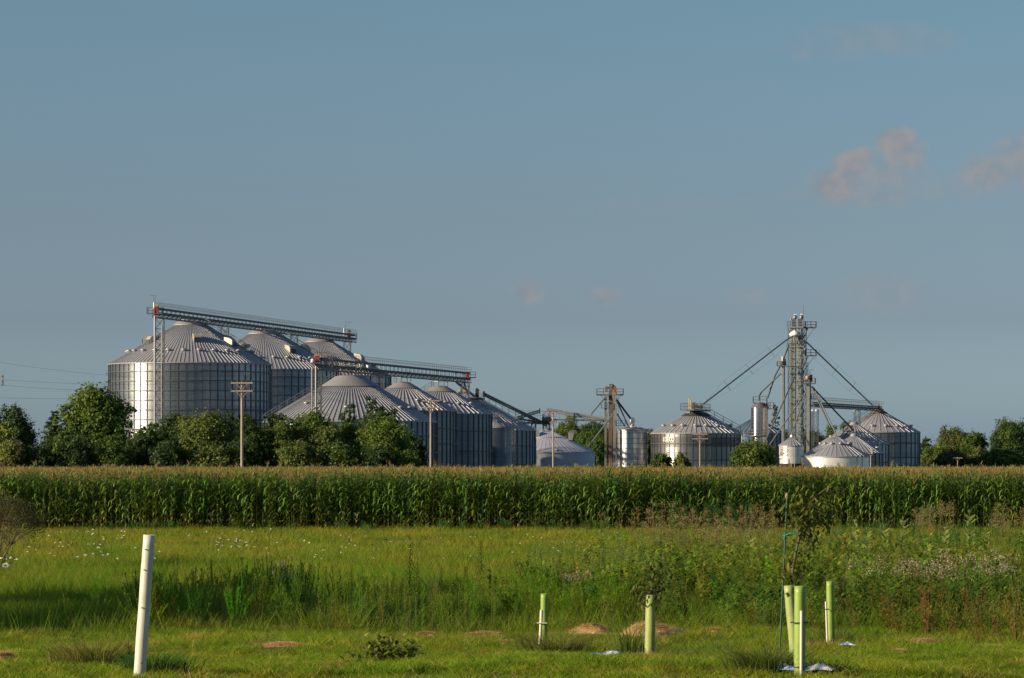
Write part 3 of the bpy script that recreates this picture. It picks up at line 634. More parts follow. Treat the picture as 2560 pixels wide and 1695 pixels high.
p = loc_of(CV1, P(404, 812, 604.6)); m.bar(p, Vector((p.x, p.y, 0)), .1, 6); m.build('feed_leg', GALVL, CV1)

c2a, c2b = P(790, 896, 566), P(1172, 933, 656)
CV2 = thing('overhead_conveyor', 'lower conveyor bridge running over the wide low bin and the twin bins', 'conveyor', (c2a.x, c2a.y, 0), 0, 'overhead conveyor bridges')
conveyor(CV2, c2a, c2b, gap=1.15, depth=.8)
drive(CV2, P(791, 896, 565), s=1.05); drive(CV2, P(1169, 936, 655), s=.8)
end_platform(CV2, P(789, 908, 565), 2.0, 1.0); end_platform(CV2, P(1176, 944, 656), 2.2)
tower_part(CV2, 791, 567, c2a.z - 2, 1.7, mt=GALV, bay=1.9)
q = on_line(c2a, c2b, 947); tower_part(CV2, 947, q.y, q.z - 2, 1.5); tower_part(CV2, 1163, 657, c2b.z - 2, 1.5)
m = MB(); p = loc_of(CV2, P(790, 915, 565.5)); m.bar(p, Vector((p.x, p.y, 0)), .17, 8); p = loc_of(CV2, P(780, 920, 565)); m.bar(p, Vector((p.x, p.y, 0)), .1, 6); m.build('feed_leg', GALVL, CV2)
m = MB()
for px in (783, 904, 921):
    q = on_line(c2a, c2b, max(792, px)) if px > 790 else P(782, 896, 565); c = loc_of(CV2, q) + Vector((0, -.7, -.45)); m = MB(); m.lathe([(.1, -.45), (.38, -.25), (.4, .2), (.1, .42)], 10, c); m.build('inspection_dome', WHITEP, CV2)
m = MB()
for px in (806, 821, 836, 851, 866, 881, 1091, 1138, 1156):
    q = loc_of(CV2, on_line(c2a, c2b, px)); m = MB(); m.box(q + Vector((.1, -.5, -.6)), (.28, .3, .9)); m.build('slide_gate', GALVL, CV2)
m = MB(); m.bar(loc_of(CV2, P(1138, 953, 655)), loc_of(CV2, P(1186, 990, 668)), .28, 8); m.bar(loc_of(CV2, P(1160, 955, 655)), loc_of(CV2, P(1169, 985, 662)), .2, 8); m.build('spout', GALVL, CV2)
m = MB(); q = loc_of(CV2, P(827, 945, 569))
for dx in (-.25, .25): m.bar(q + Vector((dx, 0, 0)), q + Vector((dx, 0, 4.6)), .04)
for i in range(15): m.bar(q + Vector((-.25, 0, .2 + i * .3)), q + Vector((.25, 0, .2 + i * .3)), .025)
m.build('ladder', GALVL, CV2)

def incline(label, a, b, headmat=RED, r=.17, flip=1):
    root = thing('inclined_conveyor', label, 'conveyor', (a.x, a.y, 0), 0, 'red headed inclined conveyors'); A_, B_ = loc_of(root, a), loc_of(root, b); up = Vector((0, 0, .42))
    m = MB(); m.bar(A_, B_, r, 8); m.bar(A_ - up, B_ - up, r, 8)
    n = max(3, int((B_ - A_).length / 2.5))
    for i in range(n): p = A_.lerp(B_, (i + .5) / n); m.box(p - up * .5, (.12, .5, .8))
    m.build('twin_tube', GALV, root)
    m = MB(); s = .62; d = (A_ - B_).normalized()
    prof = [(-.1, .5), (.75, .55), (1.0, .15), (.8, -.8), (.35, -1.0), (-.1, -.6)]
    vs = [A_ + Vector((d.x, d.y, 0)).normalized() * (x * .9) * 1 + Vector((0, y, z * .95)) for y in (-.45, .45) for x, z in prof]
    m.add(vs, [tuple(range(6)), tuple(reversed(range(6, 12)))] + [(i, (i + 1) % 6, 6 + (i + 1) % 6, 6 + i) for i in range(6)]); m.build('red_head', headmat, root)
    return root
incline('longest red headed conveyor sloping down to the right from the roof with motors', P(1212, 984, 686), P(1366, 1060, 712), r=.22)
incline('short red headed conveyor rising to the right above the catwalk', P(1348, 1026, 716), P(1292, 1043, 700))
incline('red headed conveyor sloping down right towards the double elevator tower', P(1369, 1022, 712), P(1514, 1048, 618), r=.2)
CW = thing('catwalk', 'raised grey catwalk with braces between the shaded bins and the elevator tower', 'catwalk', (P(1290, 1160, 705).x, 705, 0))
m = MB()
for (a, b) in ((P(1290, 1046, 702), P(1370, 1060, 712)), (P(1300, 1056, 702), P(1368, 1060, 712)), (P(1366, 1049, 712), P(1514, 1051, 618))):
    m.beam(loc_of(CW, a), loc_of(CW, b), .9, .3)
m.build('deck', DARKST, CW)
m = MB(); 
for (a, b) in ((P(1290, 1034, 702), P(1370, 1040, 712)), (P(1366, 1036, 712), P(1514, 1042, 618)), (P(1366, 1041, 712), P(1514, 1046, 618))):
    A_, B_ = loc_of(CW, a), loc_of(CW, b); m.bar(A_, B_, .04)
    for i in range(13): p = A_.lerp(B_, i / 12); m.bar(p, p - Vector((0, 0, .95)), .03)
for (x0, x1) in ((1318, 1325), (1331, 1337), (1300, 1308)):
    m.bar(loc_of(CW, P(x0, 1062, 705)), loc_of(CW, P(x1, 1045, 705)), .08); m.bar(loc_of(CW, P(x1 + 6, 1062, 705)), loc_of(CW, P(x1, 1045, 705)), .08)
m.build('handrail', GALV, CW)
m = MB(); lattice(m, loc_of(CW, Vector((P(1366, 0, 707).x, 707, 0))), 1.4, 1.2, 10.3, 14.2, 1.6, .2, .08, .05); m.box(loc_of(CW, P(1366, 1052, 706)), (2.0, 1.4, 1.6)); m.build('transfer_box', DARKST, CW)
m = MB(); lattice(m, loc_of(CW, Vector((P(1334, 0, 704).x, 704, 0))), 1.0, 1.0, 0, 12, 2, .1, .08, .05); m.build('support_tower', GALV, CW)

# ------------------------------------------------------------------ elevator towers
J_ = thing('bucket_elevator', 'double bucket elevator with a railed top platform beside the white bolted tank', 'elevator tower', (P(1527, 0, 613).x, 613, 0), 0, 'bucket elevators')
def leg_box(root, px, Y, ytop, mt, w=.45, d=.5, z0=0, name='leg_casing', joints=True):
    p = loc_of(root, P(px, ytop, Y)); m = MB(); m.box((p.x, p.y, (p.z + z0) / 2), (w, d, p.z - z0))
    if joints:
        z = z0 + 1.2
        while z < p.z: m.box((p.x, p.y, z), (w + .08, d + .08, .08)); z += 2.5
    return m.build(name, mt, root)
leg_box(J_, 1514, 612, 990, mat('casing_grey_tan', (.22, .20, .17), .6, .3, .3, .8), .42); leg_box(J_, 1536, 611, 975, mat('casing_tan', (.27, .25, .21), .6, .3, .25, .8), .5); leg_box(J_, 1526, 614, 975, RUSTY, .62)
m = MB(); platform(m, loc_of(J_, P(1492, 987, 613)), loc_of(J_, P(1558, 987, 613)), 2.6, 1.15, .22)
for (a, b) in (((1503, 989), (1511, 1000)), ((1553, 989), (1540, 999))): m.bar(loc_of(J_, P(*a, 612)), loc_of(J_, P(*b, 612)), .05)
m.build('platform', RUSTY, J_)
m = MB()
for (px, py, w, h) in ((1527, 969, .6, 1.4), (1536, 974, .7, 1.3), (1516, 973, .45, 1.1)): c = loc_of(J_, P(px, py, 612)); m.box(c, (w, .8, h))
c = loc_of(J_, P(1530, 965, 612)); m.lathe([(.15, -.5), (.45, -.3), (.5, .1), (.15, .4)], 10, c); m.box(loc_of(J_, P(1521, 969, 612)), (1.0, .6, .25)); m.build('elevator_head', RUSTY, J_)
m = MB(); m.box(loc_of(J_, P(1541, 977, 611)), (.6, .5, .45)); m.build('motor', ORANGE, J_)
m = MB(); platform(m, loc_of(J_, P(1503, 1020, 611)), loc_of(J_, P(1523, 1020, 611)), 1.2, 1.1, .1)
for dx in (-.2, .2): q = loc_of(J_, P(1544, 1075, 611)) + Vector((dx, 0, 0)); m.bar(q + Vector((0, 0, -6)), q + Vector((0, 0, 6.5)), .04)
for i in range(30): q = loc_of(J_, P(1544, 1075, 611)) + Vector((0, 0, -5.5 + i * .4)); m.bar(q + Vector((-.2, 0, 0)), q + Vector((.2, 0, 0)), .025)
lattice(m, loc_of(J_, Vector((P(1523, 0, 615).x, 615, 0))), 1.2, 1.2, 0, 16, 1.8, .1, .06, .04)
platform(m, loc_of(J_, P(1540, 1064, 611)), loc_of(J_, P(1563, 1064, 611)), 1.2, 1.0, .1)
m.build('ladder_and_landing', GALV, J_)
def spout(root, pts, r, mt=None, name='spout', brace=()):
    m = MB(); q = [loc_of(root, p) for p in pts]; m.poly(q, r, 8)
    for t in brace:
        c = q[0].lerp(q[-1], t); d = (q[-1] - q[0]).normalized(); pn = d.cross(Vector((0, 1, 0))).normalized(); m.bar(c - pn * 1.15, c + pn * 1.15, .05); 
    if brace:
        pn = (q[-1] - q[0]).normalized().cross(Vector((0, 1, 0))).normalized()
        for s in (-1, 1):
            pr = [q[0]] + [q[0].lerp(q[-1], t) + pn * 1.15 * s for t in brace] + [q[-1]]
            m.poly(pr, .012, 4)
    return m.build(name, mt or GALV, root)
spout(J_, [P(1511, 996, 611), P(1479, 1034, 628)], .13); spout(J_, [P(1533, 1036, 610), P(1466, 1122, 606)], .15, GALVL)
spout(J_, [P(1541, 999, 611), P(1578, 1048, 613)], .2, DARKST); spout(J_, [P(1543, 1004, 611), P(1571, 1066, 613)], .14, GALV); spout(J_, [P(1543, 1035, 611), P(1562, 1066, 613)], .13, GALV)
# dryer
N_ = thing('grain_dryer', 'round silver grain dryer tower with a walkway ring, behind a green bush', 'grain dryer', ((1899 - 1280) * 656 / F, 656, 0))
m = wall_mesh(1.78, 9.0, 14.6, 12, [], 0, 0, 40, 6); o = m.build('upper_shell', [DRYERM, STIFF], N_); add_uv(o, m.uv)
m = wall_mesh(1.55, 2.0, 8.9, 12, [], 0, 0, 40, 6); o = m.build('lower_shell', [DRYERM, STIFF], N_); add_uv(o, m.uv)
m = MB(); m.lathe([(1.8, 14.6), (1.0, 15.6), (.7, 15.7)], 24, sm=False); m.build('roof', GALV, N_)
m = MB(); m.lathe([(1.8, 8.75), (2.35, 8.75), (2.35, 8.95), (1.8, 8.95)], 32, capt=False)
for i in range(20):
    t = 2 * PI * i / 20; p = Vector((2.3 * math.cos(t), 2.3 * math.sin(t), 8.9)); m.bar(p, p + Vector((0, 0, 1.15)), .035)
    q = Vector((2.3 * math.cos(t + PI / 10), 2.3 * math.sin(t + PI / 10), 8.9))
    for h in (.6, 1.15): m.bar(p + Vector((0, 0, h)), q + Vector((0, 0, h)), .035)
platform(m, Vector((-3.6, 0, 8.8)), Vector((-1.9, 0, 8.8)), 1.4, 1.15, .12)
platform(m, Vector((-1.3, 0, 15.6)), Vector((1.5, 0, 15.6)), 1.6, 1.3, .1); platform(m, Vector((1.4, 0, 14.4)), Vector((2.9, 0, 14.4)), 1.2, 1.3, .12)
for dx in (-.2, .2): m.bar((1.2 + dx, -1.5, 8.9), (1.2 + dx, -1.5, 15), .04)
for i in range(15): m.bar((1.0, -1.5, 9.2 + i * .4), (1.4, -1.5, 9.2 + i * .4), .025)
m.build('walkway', GALV, N_)
m = MB(); m.box((1.55, -.3, 15.0), (.6, .5, 1.0)); m.build('control_box', ORANGE, N_)
# main tower
O_ = thing('elevator_tower', 'tall lattice elevator tower with twin casings, tallest structure on the right', 'elevator tower', ((1993 - 1280) * 656 / F, 656, 0))
RZ = .29
def OT(x, y, z): v = Matrix.Rotation(-RZ, 3, 'Z') @ Vector((x, y, 0)); return Vector((v.x, v.y, z))
m = MB(); lattice(m, (0, 0, 0), 3.1, 3.3, 0, 31.0, 1.55, -RZ, .11, .055); m.build('lattice_frame', GALV, O_)
m = MB()
for z in (3.4, 9.5, 15.5, 21.5):
    for s in (-1, 1): m.bar(OT(-1.55, s * 1.65, z), OT(1.55, s * 1.65, z + .0), .07)
for k in range(14):
    a, b = OT(-.2, 1.2, 2 + k * 2), OT(1.3, .2, 4 + k * 2); m.beam(a, b, .5, .14) if k % 2 else m.beam(OT(1.3, .2, 2 + k * 2), OT(-.2, 1.2, 4 + k * 2), .5, .14)
m.build('zigzag_stair', DARKST, O_)
for i, (dx, mt_) in enumerate(((-.72, LEGY), (.6, LEGM))):
    c = OT(dx, -.9, 0)
    m = MB(); m.box((c.x, c.y, 15.8), (.50, .5, 31.6)); m.box((c.x + .56, c.y + .2, 15.8), (.28, .4, 31.6))
    z = 1
    while z < 31: m.box((c.x, c.y, z), (.6, .58, .1)); z += 1.9
    m.build('leg_casing', mt_, O_)
    m = MB(); m.box((c.x + .2, c.y, 32.0), (.85, .8, 1.4)); m.lathe([(.15, -.3), (.4, -.1), (.42, .3), (.2, .75), (.1, .8)], 10, (c.x + .45, c.y, 32.9)); m.lathe([(.2, 0), (.22, .2), (.05, .35)], 8, (c.x - .35, c.y, 32.6)); m.build('elevator_head', GALV, O_)
    m = MB(); m.box((c.x + .45, c.y, 33.72), (.4, .4, .25)); m.build('head_cap', WHITEP, O_)
m = MB(); platform(m, OT(-1.75, 0, 31.1), OT(1.75, 0, 31.1), 3.3, 1.2, .25); platform(m, OT(1.7, 0, 31.05), OT(3.8, .6, 31.05), 1.9, 1.2, .25)
m.bar(OT(3.7, -.4, 31), OT(1.6, -1.6, 27.6), .06); m.bar(OT(2.3, -.4, 31), OT(1.6, -1.6, 28.8), .14)
platform(m, OT(-1.75, -.9, 27.1), OT(1.75, -.9, 27.1), 1.8, 1.2, .2); platform(m, OT(1.7, 0, 25.3), OT(3.8, .6, 25.3), 1.7, 1.2, .2); m.bar(OT(3.7, -.4, 25.3), OT(1.6, -1.6, 21.9), .06); m.bar(OT(2.4, -.4, 25.3), OT(1.6, -1.6, 23.1), .12)
m.beam(OT(-1.6, -1.7, 22.9), OT(1.7, -1.7, 22.9), .15, .15)
m.build('platform', GALV, O_)
m = MB(); c = OT(-.15, -1.95, 0); m.lathe([(.5, 29.0), (.95, 29.3), (1.12, 29.5), (1.12, 29.62), (.8, 30.0), (.3, 30.3), (.1, 30.5)], 20, (c.x, c.y, 0), capb=True); m.build('distributor', WHITEP, O_)
m = MB()
for k in range(8):
    t = PI + PI * k / 7; a = Vector((c.x + .8 * math.cos(t), c.y + .5 * math.sin(t), 29.1)); m.bar(a, a + Vector((.5 * math.cos(t), .2 * math.sin(t), -1.3)), .07, 6)
m.build('distributor_pipes', GALV, O_)
m = MB(); q = OT(1.62, -1.7, 0); m.bar((q.x, q.y, 30), (q.x, q.y, 35.6), .05); q = OT(1.9, 1.5, 0); m.bar((q.x, q.y, 0), (q.x, q.y, 24), .1, 6); m.build('mast', GALV, O_)
spout(O_, [P(1983, 840, 652), P(1966, 850, 651), P(1757, 1011, 613)], .15, GALV, brace=(.25, .5, .74))
spout(O_, [P(1996, 842, 654), P(2018, 857, 656), P(2181, 1013, 688)], .15, GALV, brace=(.25, .48, .72))
spout(O_, [P(1972, 862, 652), P(1956, 905, 653), P(1938, 938, 654), P(1919, 995, 655)], .17, DARKST)
spout(O_, [P(1986, 942, 650), P(1962, 996, 646), P(1911, 1108, 640)], .15, GALV)
# left leg
P_ = thing('bucket_elevator', 'slim pale bucket elevator just left of the lattice tower', 'elevator tower', ((1959 - 1280) * 652 / F, 652, 0), 0, 'bucket elevators')
leg_box(P_, 1956.5, 652, 900, LEGM, .34, .4); leg_box(P_, 1961, 652.3, 905, LEGM, .26, .4)
m = MB(); platform(m, loc_of(P_, P(1943, 915, 652)), loc_of(P_, P(1965, 915, 652)), 1.5, .9, .14); m.beam(loc_of(P_, P(1965, 917, 652)), loc_of(P_, P(2005, 917, 653)), .12, .12); m.build('platform', GALV, P_)
m = MB(); m.box(loc_of(P_, P(1961, 905, 652)), (.6, .7, 1.3)); m.build('elevator_head', DARKST, P_)
m = MB(); m.box(loc_of(P_, P(1951, 906, 651.5)), (.7, .5, .4)); m.build('motor', ORANGE, P_)
m = MB(); q = loc_of(P_, P(1956, 902, 651)); m.bar(q, q + Vector((0, 0, .9)), .13, 8); m.build('vent_pipe', WHITEP, P_)
spout(P_, [P(1952, 934, 652), P(1904, 980, 655), P(1898, 990, 656), P(1898, 1002, 656)], .15, DARKST)
# right leg
Q_ = thing('bucket_elevator', 'stout grey bucket elevator in front of the lattice tower, with spouts fanning down', 'elevator tower', ((2021 - 1280) * 645 / F, 645, 0), 0, 'bucket elevators')
leg_box(Q_, 2020, 645, 955, LEGM, .52, .6); leg_box(Q_, 2026, 645.4, 955, RUSTY, .22, .5, joints=False)
m = MB(); platform(m, loc_of(Q_, P(2003, 959, 645)), loc_of(Q_, P(2038, 959, 645)), 1.8, 1.1, .16)
for dx in (-.22, .22): q = loc_of(Q_, P(2033, 1060, 645)) + Vector((dx, 0, 0)); m.bar(q + Vector((0, 0, -5)), q + Vector((0, 0, 7.5)), .04)
for i in range(30): q = loc_of(Q_, P(2033, 1060, 645)) + Vector((0, 0, -5 + i * .4)); m.bar(q + Vector((-.22, 0, 0)), q + Vector((.22, 0, 0)), .025)
platform(m, loc_of(Q_, P(2028, 997, 645)), loc_of(Q_, P(2040, 997, 645)), 1.0, 1.0, .1)
m.build('platform', GALV, Q_)
m = MB(); m.box(loc_of(Q_, P(2027, 946, 645)), (.6, .8, 1.5)); m.box(loc_of(Q_, P(2014, 952, 645)), (1.0, .5, .25)); m.build('elevator_head', DARKST, Q_)
m = MB(); c = loc_of(Q_, P(2019, 944, 644)); m.lathe([(.1, -.45), (.42, -.3), (.42, .2), (.15, .42)], 10, c); m.build('motor', ORANGE, Q_)
jib(Q_, P(2024, 950, 644.5), .8, 2.1)
for (pts, r, mt_) in (([P(2016, 975, 644), P(1977, 1093, 635)], .12, GALVL), ([P(2013, 985, 644), P(1998, 1005, 642), P(1922, 1115, 640)], .13, GALV), ([P(2029, 966, 645), P(2046, 984, 645), P(2134, 1076, 650)], .16, DARKST),
                      ([P(2031, 970, 645), P(2040, 990, 644), P(2077, 1070, 640)], .16, DARKST), ([P(2038, 978, 644), P(2088, 1080, 616), P(2090, 1092, 615)], .14, GALVL)):
    spout(Q_, pts, r, mt_)
# short right conveyor
q0, q1 = P(2030, 1010, 650), P(2203, 1021, 690)
CV3 = thing('overhead_conveyor', 'short conveyor bridge from the lattice tower to the rust peaked bin', 'conveyor', (q0.x, q0.y, 0), 0, 'overhead conveyor bridges')
conveyor(CV3, q0 + Vector((0, 0, .3)), q1 + Vector((0, 0, .3)), gap=.35, depth=.5, w=1.0, rail=1.0, bay=1.2, housing=(.4, .26))
m = MB(); m.box(loc_of(CV3, P(2197, 1018, 688)), (.5, .6, 1.6)); m.build('motor', mat('faded_rust_box', (.35, .2, .14), .7), CV3)
for (x, Y, z0) in ((2038, 652, 0), (2143, 676, 4)):
    tower_part(CV3, x, Y, P(x, 1024, Y).z, 1.1, 0, 2.4, leg=.07, br=.04)
m = MB()
for (x, Y) in ((2032, 652), (2041, 652), (2137, 675), (2146, 675)): c = loc_of(CV3, P(x, 1026, Y - 1)); m.lathe([(.05, -.25), (.3, -.1), (.3, .1), (.05, .2)], 8, c)
m.build('lamp_dome', WHITEP, CV3)

# ------------------------------------------------------------------ utility poles and wires
def pole(label, px, Y, ytop, arms, lean=0, r=.17, cat='utility pole', ins=True, name='utility_pole'):
    X = (px - 1280) * Y / F; zt = P(px, ytop, Y).z; root = thing(name, label, cat, (X, Y, 0), 0, 'wooden utility poles'); tip = Vector((lean, 0, zt))
    m = MB(); m.bar((0, 0, 0), tip, r, 10, r2=r * .72); m.build('pole', WOOD, root)
    for (ya, w, tilt) in arms:
        z = P(px, ya, Y).z; cx = lean * z / zt; m = MB(); a, b = Vector((cx - w / 2, -.17, z - tilt)), Vector((cx + w / 2, -.17, z + tilt)); m.beam(a, b, .12, .16)
        c = Vector((cx, -.17, z - .75))
        for s, e in ((-1, a), (1, b)): m.bar(c, Vector((cx, -.17, z)).lerp(e, .55), .035)
        o = m.build('crossarm', WOOD, root)
        if ins:
            for t in (.03, .3, .7, .97): m = MB(); m.lathe([(.04, .06), (.08, .12), (.08, .2), (.04, .28)], 6, a.lerp(b, t)); m.build('insulator', INSUL, o)
    return root
U1 = pole('nearest of the tall utility poles, with two crossarms, before the largest bin', 605, 328, 954, [(957.5, 2.25, 0), (977.5, 2.25, 0)])
U2 = pole('utility pole with two crossarms standing before the twin bins', 1077, 417, 998, [(1002, 2.3, 0), (1019, 2.4, 0)])
U3 = pole('utility pole with one tilted crossarm before the wide low pale bin', 1383, 516, 1028, [(1032, 2.7, .12), (1057, 1.1, 0)])
U4 = pole('utility pole with two crossarms before the bin with sheet bands', 1750, 575, 1081, [(1085.5, 2.7, 0), (1097, 2.9, 0)], r=.16)
U5 = pole('short utility pole with a transformer beside the low bright bin', 2177, 590, 1122, [(1133, 1.3, .05)], r=.14)
m = MB(); m.lathe([(.2, -.35), (.22, .3), (.1, .4)], 10, (.3, -.1, P(0, 1130, 590).z)); m.build('transformer', GALV, U5)
U6 = pole('bare thin wooden post in front of the lettered bin', 1986.5, 598, 1112, [], r=.09, cat='wooden post', name='wooden_post')
U7 = pole('small pale pole with one short crossarm among the far right trees', 2394, 640, 1143, [(1145, 1.9, 0)], r=.1, ins=False)
U0 = pole('utility pole at the left picture edge, only its crossarm tip and hanging insulator show', -24, 300, 930, [(945, 2.5, 0)])
m = MB(); zz = P(0, 947, 300).z
for k in range(5): m.lathe([(.05, -.12 * k - .1), (.13, -.12 * k - .14), (.05, -.12 * k - .18)], 8, (1.18, -.17, zz), capt=False)
m.build('hanging_insulator', INSUL, U0)
def wire(pts, label, sag=.8, r=.022):
    m = MB(); allp = []
    for a, b in zip(pts, pts[1:]):
        for i in range(13):
            t = i / 12; p = Vector(a).lerp(Vector(b), t); p.z -= sag * 4 * t * (1 - t); allp.append(p)
    m.poly(allp, r, 4); o = m.build('power_line', WIRE); tag(o, label, 'power line', 'power lines between the poles')
def arm(px, Y, ya, w, s): return Vector(((px - 1280) * Y / F + s * w / 2, Y - .17, P(px, ya, Y).z + .25))
for (ya0, i1, s, lb) in ((905, 0, -1, 'highest power line crossing the sky at the left, running pole to pole'), (949, 0, 1, 'power line just under the highest one, leaving the hanging insulator'), (962, 1, -1, 'third power line from the top at the left edge'), (994, 1, 1, 'lowest power line at the left edge, dipping behind the tall bright tree')):
    wire([P(-6 if ya0 != 949 else 9, ya0, 300), arm(605, 328, (957.5, 977.5)[i1], 2.2, s), arm(1077, 417, (1002, 1019)[i1], 2.2, s), arm(1383, 516, 1032, 2.5, s if i1 == 0 else s * .4)], lb, .45, .011)
wire([P(2166, 1153, 590), P(2290, 1160, 600), P(2392, 1163, 640)], 'pale service cable sagging right from the short pole by the low bright bin', .15, .035)

# ------------------------------------------------------------------ trees
def quads_from(Cn, Nn, size, aspect=1.5, r=None):
    """leaf quads: centres, rough normals, sizes"""
    r = r or rng; n = len(Cn); Nn = Nn / (np.linalg.norm(Nn, axis=1, keepdims=True) + 1e-9)
    T = np.cross(Nn, r.normal(size=(n, 3))); T /= np.linalg.norm(T, axis=1, keepdims=True) + 1e-9; B = np.cross(Nn, T)
    s = size[:, None]; a, b = T * s * .5 * aspect, B * s * .5
    V = np.stack([Cn - a, Cn - b * .9 + a * .1, Cn + a, Cn + b * .9 + a * .1], 1).reshape(-1, 3)
    Fq = np.arange(n * 4).reshape(-1, 4); return V, Fq
def crown_mesh(w, h, z0, dens, leaf, cols, seed, lobes=25, gap=.0, shape='round', depth=None):
    r = np.random.default_rng(seed); rx = w / 2; rz = h / 2; d = depth or w; cs = []; rs = []
    for i in range(lobes):
        if shape == 'cone':
            k = (i + .5) / lobes; ang = i * 2.4; lim = (1 - k) ** .8 * r.uniform(.55, .95); p = np.array([math.cos(ang) * lim, math.sin(ang) * lim, 2 * k - 1]); rad = (.14 + .3 * (1 - k)) * min(1, 2.2 * rx / rz + .3)
            cs.append(np.array([p[0] * rx * .8, p[1] * d / 2 * .8, z0 + (k * .93 + .02) * h])); rs.append(rad * rx * np.array([1.15, 1.15, .9])); continue
        u = 1 - 2 * (i + .5) / lobes; ang = i * 2.39996 + r.uniform(-.5, .5); q = math.sqrt(max(0, 1 - u * u)); rad = r.uniform(.17, .36); f = (1 - rad) * r.uniform(.7, 1.18)
        p = np.array([q * math.cos(ang), q * math.sin(ang), u]) * f
        if i % 4 == 3: p = p * .45; rad = .5
        cs.append(np.array([p[0] * rx, p[1] * d / 2, z0 + rz + p[2] * rz])); rs.append(rad * np.array([rx, min(rx, d / 2), min(rz, rx * 1.25)]) * np.array([1.1, 1.1, 1.0]))
    CC, NN, CO = [], [], []
    for c, ra in zip(cs, rs):
        n = int(dens / 7 * 1.25 * 4 * PI * ra[0] * ra[2] / (leaf * leaf * .75)); n = max(n, 30)
        k = max(5, int(n / 16)); cl = r.normal(size=(k, 3)); cl /= np.linalg.norm(cl, axis=1, keepdims=True); cr = r.uniform(.5, 1.3, (k, 1))
        idx = r.integers(0, k, n); pos = c + (cl[idx] * cr[idx] + r.normal(size=(n, 3)) * .2) * ra
        CC.append(pos); NN.append(cl[idx] * .9 + r.normal(size=(n, 3)) * .6 + np.array([0, 0, .25]))
        base = np.array(cols[r.integers(0, len(cols))]); CO.append(np.clip(base * 1.5 * r.uniform(.85, 1.15, (k, 1))[idx] * r.uniform(.8, 1.25, (n, 1)), 0, 1))
    CC = np.concatenate(CC); NN = np.concatenate(NN); CO = np.concatenate(CO)
    ok = CC[:, 2] > .1; CC, NN, CO = CC[ok], NN[ok], CO[ok]
    V, Fq = quads_from(CC, NN, leaf * r.uniform(.6, 1.4, len(CC)), 1.5, r)
    return V, Fq, np.repeat(CO, 4, 0), cs
DKG = [(.034, .062, .018), (.045, .075, .02), (.028, .052, .018)]
MIDG = [(.062, .105, .02), (.08, .12, .022), (.05, .088, .02)]
LTG = [(.088, .118, .026), (.105, .13, .028), (.07, .102, .024)]
OLV = [(.085, .095, .03), (.07, .075, .03), (.10, .10, .035)]
YEL = [(.085, .135, .02), (.105, .15, .024), (.065, .11, .02)]
tseed = [100]
def tree(label, x0, x1, ytop, Y, cols, name='deciduous_tree', group='trees in front of the bins', dens=7, leaf=.27, lobes=34, z0f=.06, shape='round', bark=None, ybase=None):
    tseed[0] += 1; s = F / Y; w = (x1 - x0) / s; zt = P(0, ytop, Y).z; X = ((x0 + x1) / 2 - 1280) / s; z0 = zt * z0f
    root = thing(name, label, 'tree' if zt > 4.6 else 'shrub', (X, Y, 0), 0, group)
    V, Fq, Cc, cs = crown_mesh(w, zt - z0, z0, dens, leaf, cols, tseed[0], lobes, shape=shape, depth=min(w, 9))
    np_mesh('crown', V, [Fq], Cc, LEAF, root)
    m = MB(); rr = .03 * zt ** .9 / 1.6; m.bar((0, 0, 0), (0, 0, zt * .45), rr, 8, r2=rr * .6)
    for c in cs[:9]: st = Vector((0, 0, zt * rnd.uniform(.15, .4))); m.bar(st, Vector(c), rr * .4, 5, r2=rr * .12)
    m.bar((0, 0, zt * .45), (0, 0, zt * .8), rr * .6, 6, r2=rr * .15)
    m.build('trunk', bark or BARK, root); return root
tree('dark tree at the left picture edge, rising behind the bare twigs', -30, 92, 1016, 575, DKG)
tree('dark pointed evergreen between the left edge and the tall bright tree', 82, 186, 1024, 560, DKG, 'evergreen_tree', shape='cone', lobes=30)
tree('tall bright green tree with loose spreading boughs before the largest bin', 152, 326, 955, 535, YEL + MIDG, lobes=43, dens=6, leaf=.36, z0f=.12)
tree('small sparse dark pine tip right of the tall bright tree', 300, 352, 1046, 545, DKG, 'pine_tree', shape='cone', lobes=25, dens=4)
tree('low dark tree at the foot of the sunlit streak of the largest bin', 306, 390, 1072, 520, DKG, lobes=22)
tree('dark green tree right of the sunlit streak, before the lattice support', 380, 505, 1016, 560, DKG + [(.03, .06, .025)], 'evergreen_tree', lobes=32)
tree('light olive round tree just left of the nearest utility pole', 428, 600, 1022, 525, LTG, lobes=32)
tree('dark tree behind the nearest utility pole', 560, 655, 1010, 568, DKG)
tree('dark round tree left of the wide low bin', 648, 730, 1019, 560, DKG)
tree('low brownish olive tree in the middle of the tree line', 618, 738, 1074, 530, OLV)
tree('tall light green tree in front of the wide low bin', 715, 842, 1018, 535, LTG + MIDG, lobes=32)
tree('left of the two dark trees standing up before the broad ribbed roof', 845, 900, 990, 556, DKG, lobes=22)
tree('right of the two dark trees standing up before the broad ribbed roof', 893, 998, 987, 552, DKG + MIDG[:1], lobes=25)
tree('mid green tree at the middle of the broad ribbed roof', 828, 925, 1048, 540, MIDG)
tree('bright yellow green tree at the right end of the tree line', 890, 1026, 1040, 528, YEL, lobes=29)
tree('low dark tree closing the right end of the tree line', 985, 1068, 1084, 538, DKG)
tree('low bright shrub under the tall light green tree', 690, 800, 1095, 518, LTG)
